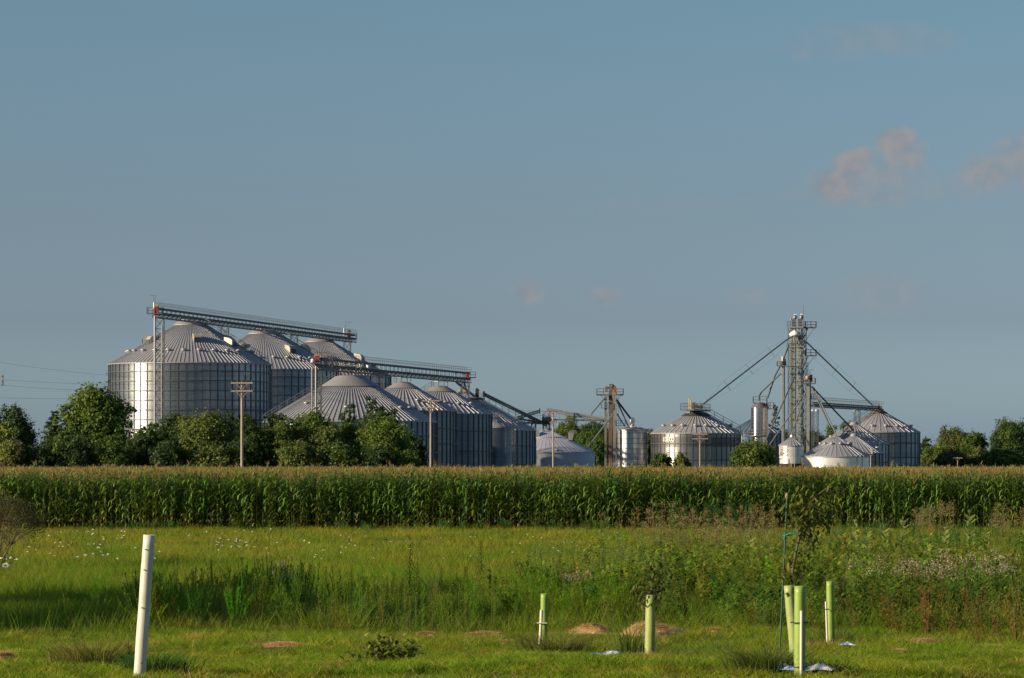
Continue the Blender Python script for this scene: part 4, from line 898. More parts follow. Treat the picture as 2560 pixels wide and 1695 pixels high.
for i, (x0, x1, yt, c, lb) in enumerate([(-20, 70, 1090, OLV, 'dull olive shrub behind the bare twigs at the left edge'), (60, 150, 1098, DKG, 'low dark shrub under the pointed evergreen'), (140, 240, 1085, DKG, 'dark undergrowth shrub under the tall bright tree'), (225, 330, 1090, MIDG, 'mid green shrub right under the tall bright tree'),
                                          (370, 470, 1090, DKG, 'dark shrub left under the light olive round tree'), (470, 600, 1105, LTG, 'light shrub under the light olive round tree'), (560, 650, 1092, DKG, 'dark shrub at the foot of the nearest utility pole'), (800, 900, 1100, MIDG, 'mid green shrub under the mid green tree'), (880, 1000, 1105, DKG, 'dark shrub under the bright yellow green tree'), (960, 1060, 1118, MIDG, 'green shrub at the very end of the tree line')]):
    tree(lb, x0, x1, yt, 512 + i, c, 'shrub', 'undergrowth shrubs along the tree line', lobes=18, leaf=.28, z0f=.0)
for i, (x0, x1, yt, c, lb) in enumerate([(120, 190, 1060, MIDG, 'green bush joining the pointed evergreen and the tall bright tree'), (330, 420, 1058, MIDG, 'green bush before the dark tree right of the sunlit streak'), (590, 680, 1050, DKG + MIDG[:1], 'dark green bush right of the nearest utility pole'), (655, 740, 1045, MIDG + LTG[:1], 'green bush covering the left foot of the wide low bin'), (780, 870, 1062, LTG, 'light green bush between the tall light tree and the two dark trees'), (930, 1010, 1072, MIDG, 'green bush below the right of the two dark trees'), (690, 775, 1038, MIDG, 'mid green tree left beside the tall light green tree')]):
    tree(lb, x0, x1, yt, 522 + i, c, 'bush', 'bushes filling the tree line')
# behind and right
GB = 'trees behind the bins'
tree('sunlit green tree behind the tilted crossarm pole', 1375, 1462, 1036, 790, MIDG + LTG[:1], group=GB, lobes=29)
tree('darker green tree behind the pale wide bin and the elevator tower', 1440, 1545, 1045, 780, MIDG + DKG[:1], group=GB, lobes=29)
tree('low green tree between the pale wide bin and the double elevator', 1455, 1530, 1085, 760, MIDG, group=GB)
tree('green tree top behind the white bolted tank', 1590, 1645, 1062, 790, MIDG, group=GB)
tree('thin dark spruce like tree between the dryer and the lattice tower', 1908, 1968, 1005, 770, [(.05, .055, .035), (.06, .06, .04)], 'spruce_tree', GB, dens=2.2, shape='cone', lobes=26, leaf=.4)
tree('dark tree between the slim elevator and the lattice tower', 1925, 2000, 1075, 800, DKG, group=GB)
tree('very dark tree behind the stout grey elevator', 1990, 2080, 1070, 780, DKG, group=GB)
tree('sunlit tree left behind the fanning spouts', 2058, 2112, 1056, 830, LTG + MIDG, group=GB)
tree('sunlit tree right behind the short conveyor bridge', 2095, 2160, 1042, 840, LTG + MIDG, group=GB)
GF = 'bushes in front of the right hand bins'
tree('dark leafy bush before the left end of the banded bin', 1626, 1682, 1127, 590, MIDG + DKG[:1], 'bush', GF, leaf=.26, z0f=0)
tree('yellow green bush before the banded bin, left of its utility pole', 1680, 1728, 1131, 588, LTG, 'bush', GF, leaf=.26, z0f=0)
tree('big round green bush in front of the silver dryer', 1828, 1946, 1097, 580, MIDG + LTG[:1], 'bush', GF, leaf=.3, lobes=36, z0f=0)
GT2 = 'trees at the right picture edge'
tree('small dark tree touching the right side of the rust peaked bin', 2294, 2332, 1083, 760, DKG + MIDG[:1], group=GT2)
tree('broad airy tree in the middle of the right tree line', 2335, 2425, 1066, 740, OLV + MIDG, group=GT2, lobes=32, dens=5, z0f=.25, bark=BARKP)
tree('dark dome shaped tree with a pale forked trunk', 2395, 2470, 1078, 735, DKG + MIDG, group=GT2, z0f=.3, bark=BARKP)
tree('bright low tree in front of the broad airy tree', 2300, 2380, 1112, 715, YEL + LTG, group=GT2)
tree('brownish low tree at the centre of the right tree line', 2330, 2420, 1125, 700, OLV, group=GT2)
tree('tallest tree at the right picture edge', 2466, 2580, 1046, 720, MIDG + DKG, group=GT2, lobes=40, dens=6)
tree('low dark shrub under the tallest right tree', 2450, 2570, 1120, 700, DKG + MIDG[:1], 'shrub', GT2, z0f=0)
tree('green shrub between the dome shaped tree and the tallest right tree', 2410, 2490, 1118, 705, MIDG + OLV[:1], 'shrub', GT2, z0f=0)

# ------------------------------------------------------------------ plant geometry
def tile(V, Fs, C, pos, rot, scl, cj=None, lean=None):
    """repeat a template mesh: pos (n,3), rot about z, scale"""
    n = len(pos); c, s = np.cos(rot), np.sin(rot); X = V[None, :, 0] * scl[:, None]; Yv = V[None, :, 1] * scl[:, None]; Z = V[None, :, 2] * scl[:, None]
    ox = X * c[:, None] - Yv * s[:, None]; oy = X * s[:, None] + Yv * c[:, None]
    if lean is not None: ox = ox + lean[:, :1] * Z; oy = oy + lean[:, 1:] * Z
    out = np.stack([ox + pos[:, :1], oy + pos[:, 1:2], Z + pos[:, 2:]], -1).reshape(-1, 3)
    nv = len(V); Fo = [(f[None] + (np.arange(n) * nv)[:, None, None]).reshape(-1, f.shape[1]) for f in Fs]
    CC = np.repeat(C[None], n, 0)
    if cj is not None: CC = CC * cj[:, None, :] if cj.ndim == 2 else CC * cj[:, None, None]
    return out, Fo, CC.reshape(-1, 3)
class PB:                                       # plant builder with coloured strips
    def __init__(s, gain=2.0): s.v = []; s.q = []; s.c = []; s.gain = gain
    def strip(s, pts, ws, side, col, colt=None):
        b = len(s.v); n = len(pts); side = Vector(side)
        for i, (p, w) in enumerate(zip(pts, ws)):
            t = i / (n - 1); cc = col if colt is None else tuple(a * (1 - t) + e * t for a, e in zip(col, colt))
            s.v += [tuple(Vector(p) - side * w / 2), tuple(Vector(p) + side * w / 2)]; s.c += [cc, cc]
        for i in range(n - 1): s.q.append((b + 2 * i, b + 2 * i + 1, b + 2 * i + 3, b + 2 * i + 2))
    def stem(s, a, b, r, col, colt=None, r2=None):
        for sd in ((1, 0, 0), (0, 1, 0)): s.strip([a, b], [2 * r, 2 * (r if r2 is None else r2)], sd, col, colt)
    def leaf(s, base, az, el, L, w, col, droop=.6, colt=None, seg=3):
        d = Vector((math.cos(az), math.sin(az), 0)); side = Vector((-math.sin(az), math.cos(az), 0)); pts = []; ws = []
        p = Vector(base); e = el
        for i in range(seg + 1):
            t = i / seg; pts.append(p.copy()); ws.append(w * (math.sin(PI * (t * .82 + .14)) if i < seg else .08)); p = p + (d * math.cos(e) + Vector((0, 0, math.sin(e)))) * (L / seg); e -= droop * 2 / seg
        s.strip(pts, ws, side, col, colt)
    def blob(s, c, r, n, sz, cols, rr):
        for _ in range(n):
            o = Vector((rr.gauss(0, 1), rr.gauss(0, 1), rr.gauss(0, 1))).normalized() * r * rr.uniform(.5, 1.1); a = Vector((rr.gauss(0, 1), rr.gauss(0, 1), rr.gauss(0, 1))).normalized() * sz * rr.uniform(.6, 1.3)
            b = a.cross(Vector((rr.gauss(0, 1), rr.gauss(0, 1), rr.gauss(0, 1)))).normalized() * sz * .55; p = Vector(c) + o; k = len(s.v); cc = rr.choice(cols)
            s.v += [tuple(p - a * .5), tuple(p + b * .5), tuple(p + a * .5), tuple(p - b * .5)]; s.c += [cc] * 4; s.q.append((k, k + 1, k + 2, k + 3))
    def arr(s): return np.array(s.v, float), [np.array(s.q, int)], np.array(s.c, float) * s.gain
    def obj(s, name, mt, parent=None, loc=None): V, Fs, C = s.arr(); return np_mesh(name, V, Fs, C, mt, parent, loc)
def j3(c, rr, k=.2): f = rr.uniform(1 - k, 1 + k); return (c[0] * f, c[1] * f, c[2] * f)
def corn_plant(seed, topo=False):
    rr = random.Random(seed); b = PB(1.9); H = rr.uniform(2.3, 2.52); g = (.058, .105, .014)
    if not topo: b.stem((0, 0, 0), (0, 0, H), .016, (.075, .09, .018), (.06, .09, .016), .009)
    nl = 17; az = rr.uniform(0, 6.3)
    for i in range(nl):
        t = (i + .6) / nl
        if topo and t < .45: continue
        z = .12 + t * (H - .15); az += PI + rr.uniform(-.5, .5); L = (.45 + .4 * math.sin(PI * min(1, t * .95))) * rr.uniform(.8, 1.1)
        cl = j3(g, rr, .25)
        if t < .2: cl = rr.choice([(.07, .09, .018), (.11, .115, .025), (.055, .08, .014)])
        elif t < .32 and rr.random() < .3: cl = (.10, .12, .025)
        b.leaf((0, 0, z), az, rr.uniform(.85, 1.3), L, .078 * rr.uniform(.75, 1.15), cl, rr.uniform(.8, 1.7), tuple(q * 1.35 for q in cl), 4 if not topo else 3)
    tan = (.165, .135, .043)
    b.stem((0, 0, H - .05), (0, 0, H + .30), .009, (.2, .19, .06), tan, .005)
    for k in range(6 if not topo else 4):
        a = rr.uniform(0, 6.3); st = Vector((0, 0, H + .06 + .02 * k)); e = st + Vector((math.cos(a) * .13, math.sin(a) * .10, .17 + rr.uniform(-.05, .05))); sd = Vector((-math.sin(a), math.cos(a), 0)); c_ = j3(tan, rr, .3)
        b.strip([st, (st + e) / 2 + Vector((0, 0, .025)), e], [.017, .02, .01], sd, c_, j3(tan, rr, .3))
    return b
# corn field: front rows are whole plants, farther rows only what shows above their neighbours
VV, FF, CCs, base = [], [], [], 0
def push(o, Fo, c):
    global base
    VV.append(o); FF.extend([f + base for f in Fo]); CCs.append(c); base += len(o)
def finish(name, mt, label, cat, group=None):
    global VV, FF, CCs, base
    quads = [f for f in FF if f.shape[1] == 4]; tris = [f for f in FF if f.shape[1] == 3]; faces = []
    if quads: faces.append(np.concatenate(quads))
    if tris: faces.append(np.concatenate(tris))
    o = np_mesh(name, np.concatenate(VV), faces, np.concatenate(CCs), mt); tag(o, label, cat, group, 'stuff'); VV, FF, CCs, base = [], [], [], 0; return o
full = [corn_plant(s).arr() for s in range(10)]; tops = [corn_plant(50 + s, True).arr() for s in range(8)]
FRONT = 150.0
for row in range(11):
    Y = FRONT + row * .76; hw = .176 * Y + 3; xs = np.arange(-hw, hw, .13); xs = xs + rng.normal(0, .03, len(xs)); keep = rng.random(len(xs)) > .04; xs = xs[keep]
    k = rng.integers(0, len(full), len(xs))
    for t in range(len(full)):
        x = xs[k == t]; n = len(x); yv = Y + rng.normal(0, .05, n) + (vnoise(x, x * 0, 9, 5) * .25 if row < 3 else 0)
        sc = rng.normal(1.0, .06, n) + .045 * vnoise(x, x * 0 + Y, 7, 3)
        cj = np.stack([rng.uniform(.8, 1.25, n), rng.uniform(.85, 1.15, n), rng.uniform(.8, 1.2, n)], 1)
        push(*tile(*full[t], np.stack([x, yv, gz(x, yv) - .02], 1), rng.uniform(0, 6.3, n), sc, cj, rng.normal(0, .03, (n, 2))))
Y = FRONT + 11 * .76
while Y < 492:
    hw = .172 * Y + 3; sp = .22 if Y < 220 else .3; xs = np.arange(-hw, hw, sp); xs = xs + rng.normal(0, .08, len(xs)); k = rng.integers(0, len(tops), len(xs))
    for t in range(len(tops)):
        x = xs[k == t]; n = len(x); yv = Y + rng.normal(0, .25, n); sc = rng.normal(1.0 - .075 * min(1, (Y - FRONT) / 90), .045, n) + .025 * vnoise(x, yv, 16, 8)
        cj = np.stack([rng.uniform(.85, 1.25, n), rng.uniform(.85, 1.15, n), rng.uniform(.8, 1.2, n)], 1)
        push(*tile(*tops[t], np.stack([x, yv, np.zeros(n)], 1), rng.uniform(0, 6.3, n), sc, cj, rng.normal(0, .04, (n, 2))))
    Y += .9 if Y < 200 else (1.8 if Y < 280 else 3.2)
finish('corn_field', CORNM, 'field of tall green corn with tan tassels across the whole picture', 'corn field')

# ------------------------------------------------------------------ grass
def blades(X, Y, h, w, lean, col, tipc, two=True, z=None, az=None):
    n = len(X); Z = gz(X, Y) - .01 if z is None else z; a = rng.uniform(0, 2 * PI, n); sd = np.stack([np.cos(a), np.sin(a), np.zeros(n)], 1)
    la = rng.uniform(0, 2 * PI, n) if az is None else az; ld = np.stack([np.cos(la), np.sin(la), np.zeros(n)], 1) * (lean * h)[:, None]
    Bp = np.stack([X, Y, Z], 1); up = np.array([0, 0, 1.0])[None] * h[:, None]; ww = sd * (w / 2)[:, None]
    if two:
        Mp = Bp + up * .6 + ld * .3; Tp = Bp + up + ld
        V = np.stack([Bp - ww, Bp + ww, Mp - ww * .75, Mp + ww * .75, Tp], 1).reshape(-1, 3); i0 = np.arange(n)[:, None] * 5
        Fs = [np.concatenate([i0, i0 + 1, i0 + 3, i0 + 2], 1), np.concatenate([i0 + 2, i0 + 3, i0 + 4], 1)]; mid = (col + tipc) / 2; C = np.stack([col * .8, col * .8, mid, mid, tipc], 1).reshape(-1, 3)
    else:
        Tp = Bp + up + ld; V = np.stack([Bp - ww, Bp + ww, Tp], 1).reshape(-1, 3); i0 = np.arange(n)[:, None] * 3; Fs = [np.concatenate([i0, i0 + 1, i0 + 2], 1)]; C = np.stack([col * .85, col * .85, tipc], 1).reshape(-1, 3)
    return V, Fs, C
def mixc(a, b, t): return np.array(a)[None] * (1 - t[:, None]) + np.array(b)[None] * t[:, None]
def region(n, y0, y1, m=1.15):                 # even cover over what the camera can see between two distances
    Y = np.sqrt(rng.uniform(y0 * y0, y1 * y1, n)); return rng.uniform(-1, 1, n) * .162 * m * Y, Y
PX = lambda X, Y: 1280 + F * X / Y
SHORT = [(.105, .135, .018), (.135, .145, .026)]
HEAPS = [('long low heap of dry cuttings left of the white sheet and pale green tube', 1150, 1268, 1583, 18), ('largest straw coloured heap, behind the pale green sapling tube', 1545, 1708, 1594, 42), ('low straw heap between the leftmost green tube and the largest heap', 1415, 1545, 1584, 28), ('small pointed straw heap left of the long low heap', 1036, 1106, 1584, 19), ('bare earth heap at the left picture edge', -40, 46, 1652, 34),
         ('faint line of dry cuttings left of the leafy lawn weed', 640, 775, 1624, 9), ('small brown heap at the right of the far right green tube', 2226, 2264, 1637, 16), ('flat straw patch right of the far right green tube', 2250, 2350, 1606, 16), ('low straw patch right of the largest heap', 1760, 1805, 1588, 12), ('small brown clod left of the leftmost green tube', 1248, 1280, 1611, 14), ('thin straw scraps along the foot of the arching weeds', 2395, 2525, 1614, 9), ('small straw scrap on the lawn behind the white tube', 165, 255, 1624, 7)]
def clear(X, Y):
    ok = np.ones(len(X), bool)
    for (_, x0, x1, py, hp) in HEAPS:
        D = D_at(py); cx = ((x0 + x1) / 2 - 1280) * D / F; w = (x1 - x0) * D / F / 2; d = min(w, .5); dy = Y - D; q = ((X - cx) / (w * 1.0)) ** 2 + np.where(dy > 0, (dy / d) ** 2, (dy / 2.4) ** 2); ok &= q > rng.uniform(.35, 1.1, len(X))
    return ok
def lawn(n, y0, y1, hm, wm, two):
    X, Y = region(n, y0, y1); gx_ = rng.integers(0, n // 7, n); X = X[gx_] + rng.normal(0, .035, n); Y = Y[gx_] + rng.normal(0, .035, n); ok = clear(X, Y); X = X[ok]; Y = Y[ok]; n = len(X); p = vnoise(X, Y, 3.2, 21); q = vnoise(X, Y, .9, 22); t = np.clip(.30 + .42 * p + .3 * q + rng.normal(0, .12, n), 0, 1)
    col = mixc((.125, .235, .008), (.29, .285, .022), t); dry = rng.random(n) < .05 + .9 * np.clip(vnoise(X, Y * .6, 1.7, 24) - .55, 0, 1); col[dry] = np.array((.44, .29, .12)) * rng.uniform(.7, 1.1, (dry.sum(), 1))
    col *= rng.uniform(.7, 1.3, (n, 1)) * (1 + .3 * np.clip(vnoise(X, Y * .7, .55, 25), -1, 1) + .18 * np.clip(vnoise(X, Y * .5, 2.4, 26), -1, 1))[:, None]; h = hm * rng.uniform(.5, 1.4, n) * (1 + .6 * np.clip(vnoise(X, Y, .8, 23), -.9, 1.6))
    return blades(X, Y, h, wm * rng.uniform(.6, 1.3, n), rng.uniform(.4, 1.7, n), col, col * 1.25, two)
push(*lawn(330000, 24.3, 40, .06, .007, True)); push(*lawn(230000, 40, 62, .08, .010, False))
finish('lawn_grass', GRASSM, 'short mown yellow green grass of the foreground lawn', 'grass')
def meadow(n, y0, y1, hm, wm):
    X, Y = region(n, y0, y1); gx_ = rng.integers(0, n // 6, n); X = X[gx_] + rng.normal(0, .07, n); Y = Y[gx_] + rng.normal(0, .07, n); ok = clear(X, Y); X = X[ok]; Y = Y[ok]; n = len(X); p = vnoise(X, Y, 9, 31); q = vnoise(X, Y * .5, 3.0, 32); t = np.clip(.5 + .35 * p + .3 * q + rng.normal(0, .15, n), 0, 1)
    near = np.clip((112 - Y) / 30, 0, 1) * 1.3; col = mixc((.12, .23, .010), (.31, .29, .03), np.clip(t - .25 * near, 0, 1)); dry = rng.random(n) < .07; col[dry] = np.array((.22, .18, .07))
    col *= rng.uniform(.75, 1.25, (n, 1)); h = hm * rng.uniform(.5, 1.5, n) * (1 + .5 * np.clip(vnoise(X, Y, 5, 33), -.7, 1.2))
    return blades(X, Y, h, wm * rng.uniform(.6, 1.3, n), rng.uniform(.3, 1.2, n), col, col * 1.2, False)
push(*meadow(150000, 57, 84, .30, .014)); push(*meadow(110000, 84, 110, .26, .018)); push(*meadow(130000, 110, 151, .18, .026))
push(*meadow(26000, 51, 60, .30, .013))
finish('meadow_grass', GRASSM, 'rough uncut meadow grass between the lawn and the corn', 'grass')

# ------------------------------------------------------------------ weeds
def goldenrod(seed, H=1.2, nl=46, L=.12, w=.014, g=(.05, .10, .018), bare=.12, tip=None):
    rr = random.Random(seed); b = PB(); lx, ly = rr.uniform(-.1, .1), rr.uniform(-.1, .1); b.stem((0, 0, 0), (lx * H, ly * H, H), .006, (.10, .11, .03), g, .003)
    for i in range(nl):
        t = bare + (1 - bare) * i / nl; b.leaf((lx * H * t, ly * H * t, H * t), i * 2.4 + rr.uniform(-.4, .4), rr.uniform(.1, .8), L * (1.15 - .6 * t) * rr.uniform(.8, 1.2), w, j3(g, rr, .3), .5, None, 2)
    if tip: b.blob((lx * H, ly * H, H * .97), .07, 16, .03, tip, rr)
    return b
def bushweed(seed, H=1.0, g=(.05, .09, .018), n=90, sz=.07, tip=None, W=.3):
    rr = random.Random(seed); b = PB(); k = 5
    for i in range(k):
        a = rr.uniform(0, 6.3); e = Vector((math.cos(a) * W * rr.random(), math.sin(a) * W * rr.random(), H * rr.uniform(.7, 1))); b.stem((0, 0, 0), e, .005, (.12, .11, .04), g)
        for _ in range(n // k):
            t = rr.uniform(.15, 1); b.leaf(e * t, rr.uniform(0, 6.3), rr.uniform(-.1, .9), sz * rr.uniform(.7, 1.4), sz * .42, j3(g, rr, .35), .5, None, 2)
        if tip: b.blob(e, .085, 20, .035, tip, rr)
    return b
def seedstalk(seed, H=1.7, col=(.30, .21, .10), g=(.11, .145, .025)):
    rr = random.Random(seed); b = PB(); b.stem((0, 0, 0), (0, 0, H), .006, (.13, .13, .04), col, .003)
    for i in range(34): t = rr.uniform(.1, .7); b.leaf((0, 0, H * t), rr.uniform(0, 6.3), rr.uniform(0, .9), .13 * rr.uniform(.6, 1.2), .02, j3(g, rr, .3), .5, None, 2)
    for i in range(12):
        t = rr.uniform(.62, .98); a = rr.uniform(0, 6.3); L = .22 * (1.25 - t); st = Vector((0, 0, H * t)); e = st + Vector((math.cos(a) * L, math.sin(a) * L, L * 1.1)); b.stem(st, e, .003, col)
        b.blob(e, .05, 8, .035, [j3(col, rr, .3) for _ in range(3)], rr)
    return b
def scatter(templates, n, pxr, pyr, sc=(.8, 1.2), cjv=.2, dens=None, soft=True):
    c_, w_ = (pxr[0] + pxr[1]) / 2, (pxr[1] - pxr[0]) / 2; px = c_ + w_ * (rng.uniform(-.85, .85, n) + rng.normal(0, .16, n)); Y = np.array([D_at(v) for v in rng.uniform(pyr[0], pyr[1], n)]); X = (px - 1280) * Y / F
    if dens is not None:
        ok = vnoise(X, Y, dens, 77) > -.25 + rng.uniform(-.3, .3, n); X, Y = X[ok], Y[ok]
    k = rng.integers(0, len(templates), len(X))
    for t in range(len(templates)):
        x, y = X[k == t], Y[k == t]; m_ = len(x)
        if m_ == 0: continue
        push(*tile(*templates[t], np.stack([x, y, gz(x, y) - .02], 1), rng.uniform(0, 6.3, m_), rng.uniform(sc[0], sc[1], m_), rng.uniform(1 - cjv, 1 + cjv, (m_, 3)) * np.array([1, 1, 1])[None], rng.normal(0, .06, (m_, 2))))
def Ts(fn, cnt, s0, **k): return [fn(s0 + i, **k).arr() for i in range(cnt)]
DKW = (.028, .07, .02)
def feather(seed, H=.9, W=.4, n=330, g=(.035, .085, .012), L=.09, w=.012):
    rr = random.Random(seed); b = PB()
    for i in range(14):
        a = rr.uniform(0, 6.3); q = rr.random() ** .6; e = Vector((math.cos(a) * W * q, math.sin(a) * W * q, H * (1.05 - .55 * q * q) * rr.uniform(.85, 1.1))); b.stem((e.x * .2, e.y * .2, 0), e, .004, (.06, .09, .02), g)
        for _ in range(n // 14):
            t = rr.uniform(.2, 1) ** .7; b.leaf(Vector((e.x * (.2 + .8 * t), e.y * (.2 + .8 * t), e.z * t)), rr.uniform(0, 6.3), rr.uniform(.1, 1.2), L * rr.uniform(.7, 1.3), w, j3(g, rr, .4), .4, None, 2)
    return b
# feathery green mass in the left middle
FE = Ts(feather, 4, 300, g=(.062, .112, .007)) + Ts(feather, 3, 303, H=.75, W=.5, g=(.085, .135, .008)); FE2 = Ts(feather, 4, 306, H=.75, W=.35, g=(.085, .145, .008))
scatter(FE, 120, (300, 900), (1490, 1582), (.5, 1.1), .3, 2); scatter(FE, 34, (560, 800), (1500, 1560), (.8, 1.25), .25)
scatter(FE2, 150, (200, 1300), (1470, 1575), (.45, 1.0), .3, 3); scatter(FE2, 70, (-60, 420), (1440, 1520), (.4, .8), .3, 3)
scatter(Ts(goldenrod, 5, 320, H=.9, nl=30, L=.2, w=.014, g=(.11, .15, .02)), 150, (740, 1300), (1530, 1590), (.5, 1.0), .25)
finish('feathery_weeds', WEEDM, 'soft feathery green weeds in the shaded left middle of the meadow', 'weeds')
# mixed weed belt on the right
scatter(Ts(bushweed, 6, 330, H=.9, W=.4, g=(.085, .13, .014), n=150, sz=.125), 380, (1250, 2620), (1480, 1575), (.5, 1.15), .25, 4)
scatter(Ts(bushweed, 5, 340, H=1.0, W=.35, g=(.13, .165, .02), n=100, sz=.15), 330, (1480, 2600), (1420, 1510), (.6, 1.25), .25, 6)
scatter(Ts(bushweed, 4, 347, H=1.15, W=.3, g=(.13, .18, .016), n=110, sz=.15), 170, (1300, 2600), (1440, 1540), (.6, 1.2), .2, 3)
scatter(Ts(bushweed, 4, 345, H=.7, W=.35, g=(.12, .15, .02), n=120, sz=.09), 150, (1200, 2600), (1540, 1590), (.4, .9), .25, 4)
scatter(FE2, 160, (1250, 1700), (1480, 1570), (.6, 1.15), .3, 3)
scatter(Ts(goldenrod, 6, 350, H=1.1, nl=50, L=.14, w=.024, g=(.09, .135, .018)), 260, (1250, 2600), (1430, 1560), (.5, 1.15), .25, 4)
scatter(Ts(bushweed, 4, 360, H=.8, W=.35, g=(.12, .10, .022), n=110, sz=.085), 60, (2150, 2600), (1500, 1592), (.6, 1.1), .3)
finish('weed_belt', WEEDM, 'tangled belt of green and olive weeds behind the tree tubes on the right', 'weeds')
scatter(Ts(seedstalk, 6, 370, col=(.15, .125, .05)), 95, (1590, 1960), (1380, 1470), (.7, 1.15), .25, 3); scatter(Ts(seedstalk, 5, 380, H=1.5, col=(.11, .125, .035)), 130, (1530, 2100), (1400, 1480), (.6, 1.1), .2); scatter(Ts(seedstalk, 5, 385, H=1.5, col=(.15, .125, .05)), 40, (2280, 2380), (1345, 1400), (.8, 1.1), .2)
scatter(Ts(seedstalk, 4, 388, H=1.4, col=(.15, .125, .05)), 36, (2480, 2600), (1345, 1400), (.7, 1.1), .2); scatter(Ts(seedstalk, 4, 392, H=1.3, col=(.10, .13, .03)), 60, (1300, 1700), (1450, 1520), (.5, 1.0), .2)
finish('seed_stalks', WEEDM, 'dry tan seed stalks standing above the weeds before the corn', 'weeds')
PK = [(.25, .20, .15), (.20, .17, .11), (.31, .25, .20), (.13, .14, .06)]
scatter(Ts(bushweed, 6, 400, H=.95, g=(.085, .12, .018), n=90, sz=.09, tip=PK), 44, (2120, 2600), (1490, 1545), (.85, 1.15), .15); scatter(Ts(bushweed, 4, 410, H=.8, g=(.06, .08, .02), n=60, tip=PK), 14, (1380, 1560), (1500, 1530), (.7, 1.0), .15); scatter(Ts(bushweed, 4, 412, H=.9, g=(.05, .09, .02), n=60, tip=PK), 5, (690, 730), (1500, 1530), (.9, 1.1), .15)
finish('pink_flowering_weeds', WEEDM, 'band of weeds topped with faded pinkish flower heads', 'wildflowers')
scatter(Ts(bushweed, 6, 420, H=.5, g=(.06, .12, .02), n=60, sz=.1), 650, (-100, 2660), (1318, 1330), (.4, 1.25), .25, 8); scatter(Ts(bushweed, 4, 430, H=1.3, g=(.035, .08, .02), n=120, sz=.12), 60, (1690, 1900), (1320, 1335), (.8, 1.3), .2)
scatter(Ts(bushweed, 4, 436, H=.7, g=(.05, .12, .02), n=80, sz=.1), 260, (2050, 2660), (1330, 1420), (.5, 1.1), .2)
finish('broadleaf_weeds', WEEDM, 'bright broadleaf weeds growing along the foot of the corn', 'weeds')
# white umbels in the meadow
def umbel(seed):
    rr = random.Random(seed); b = PB(); H = rr.uniform(.35, .55); b.stem((0, 0, 0), (0, 0, H), .004, (.08, .12, .03)); k = len(b.v); n = 9
    b.v.append((0, 0, H + .01)); b.c.append((.75, .74, .66))
    for i in range(n): b.v.append((.05 * math.cos(i * 2 * PI / n), .05 * math.sin(i * 2 * PI / n), H + rr.uniform(-.005, .012))); b.c.append((.72, .71, .64))
    for i in range(0, n - 1, 2): b.q.append((k, k + 1 + i, k + 2 + i, k + 1 + (i + 2) % n))
    b.blob((0, 0, H), .035, 6, .03, [(.72, .71, .64)], rr); return b
um = Ts(umbel, 5, 440)
scatter(um, 36, (30, 400), (1365, 1430), (.7, 1.2), .05); scatter(um, 18, (520, 640), (1370, 1395), (.7, 1.1), .05); scatter(um, 24, (640, 960), (1362, 1420), (.6, 1.0), .05); scatter(um, 35, (1000, 1620), (1360, 1420), (.5, .9), .05); scatter(um, 12, (-10, 40), (1430, 1460), (.9, 1.3), .05); scatter(um, 20, (0, 900), (1345, 1362), (.6, 1), .05)
finish('white_wildflowers', WEEDM, 'scattered small white flower heads over the meadow', 'wildflowers')

# ------------------------------------------------------------------ single plants
def place(root, px, Y, z=None):
    X = (px - 1280) * Y / F; root.location = (X, Y, gzs(X, Y) - .01 if z is None else z)
def weed_thing(name, label, group, spots, builder, cat='weed'):
    proto = None
    for i, (px, py, sc, rz) in enumerate(spots):
        if proto is None:
            root = thing(name, label, cat, (0, 0, 0), 0, group); builder(root); proto = root
        else: root = copy_tree(proto)
        place(root, px, D_at(py)); root.scale = (sc, sc, sc); root.rotation_euler = (0, 0, rz)
def tall_dark(root):
    rr = random.Random(5); b = PB(); H = 1.35; b.stem((0, 0, 0), (.03, 0, H), .008, (.05, .06, .02), (.07, .05, .02), .003); b.obj('stem', WEEDM, root)
    b = PB()
    for i in range(150):
        t = .12 + .86 * i / 150; L = .24 * (1.12 - t) + .04; b.leaf((.03 * t, 0, H * t), i * 2.4, rr.uniform(.0, .5), L * rr.uniform(.8, 1.2), .022, j3((.018, .036, .008), rr, .3), .75, None, 3)
    b.obj('leaves', WEEDM, root)
weed_thing('dark_weed', 'dark spire shaped weed with narrow drooping leaves standing above the meadow', 'dark spire shaped weeds in the middle', [(1023, 1505, .95, 0), (1042, 1520, .72, 1), (1203, 1480, .92, 2), (1105, 1510, .6, 3), (1165, 1515, .62, 4), (985, 1515, .55, 5), (1140, 1510, .5, .5), (1400, 1490, .75, 1.2), (1450, 1490, .55, 2.2), (1510, 1490, .7, 3.3), (880, 1505, .55, 4.3), (815, 1500, .55, 1.9)], tall_dark)
def milkweed(root):
    rr = random.Random(9); b = PB(); H = 1.25; b.stem((0, 0, 0), (0, 0, H), .011, (.13, .15, .04), (.12, .16, .05), .006); b.obj('stem', WEEDM, root)
    b = PB()
    for i in range(11):
        z = .3 + .9 * i / 11; a = i * PI / 2 + rr.uniform(-.3, .3)
        for s in (0, PI): b.leaf((0, 0, z), a + s, rr.uniform(.75, 1.2), .27 * rr.uniform(.85, 1.1), .1, j3((.14, .18, .04), rr, .2), .35, (.19, .22, .06), 3)
    for i in range(4): b.leaf((0, 0, H), i * PI / 2, 1.25, .13, .04, (.13, .17, .06), .1, None, 2)
    b.obj('leaves', WEEDM, root)
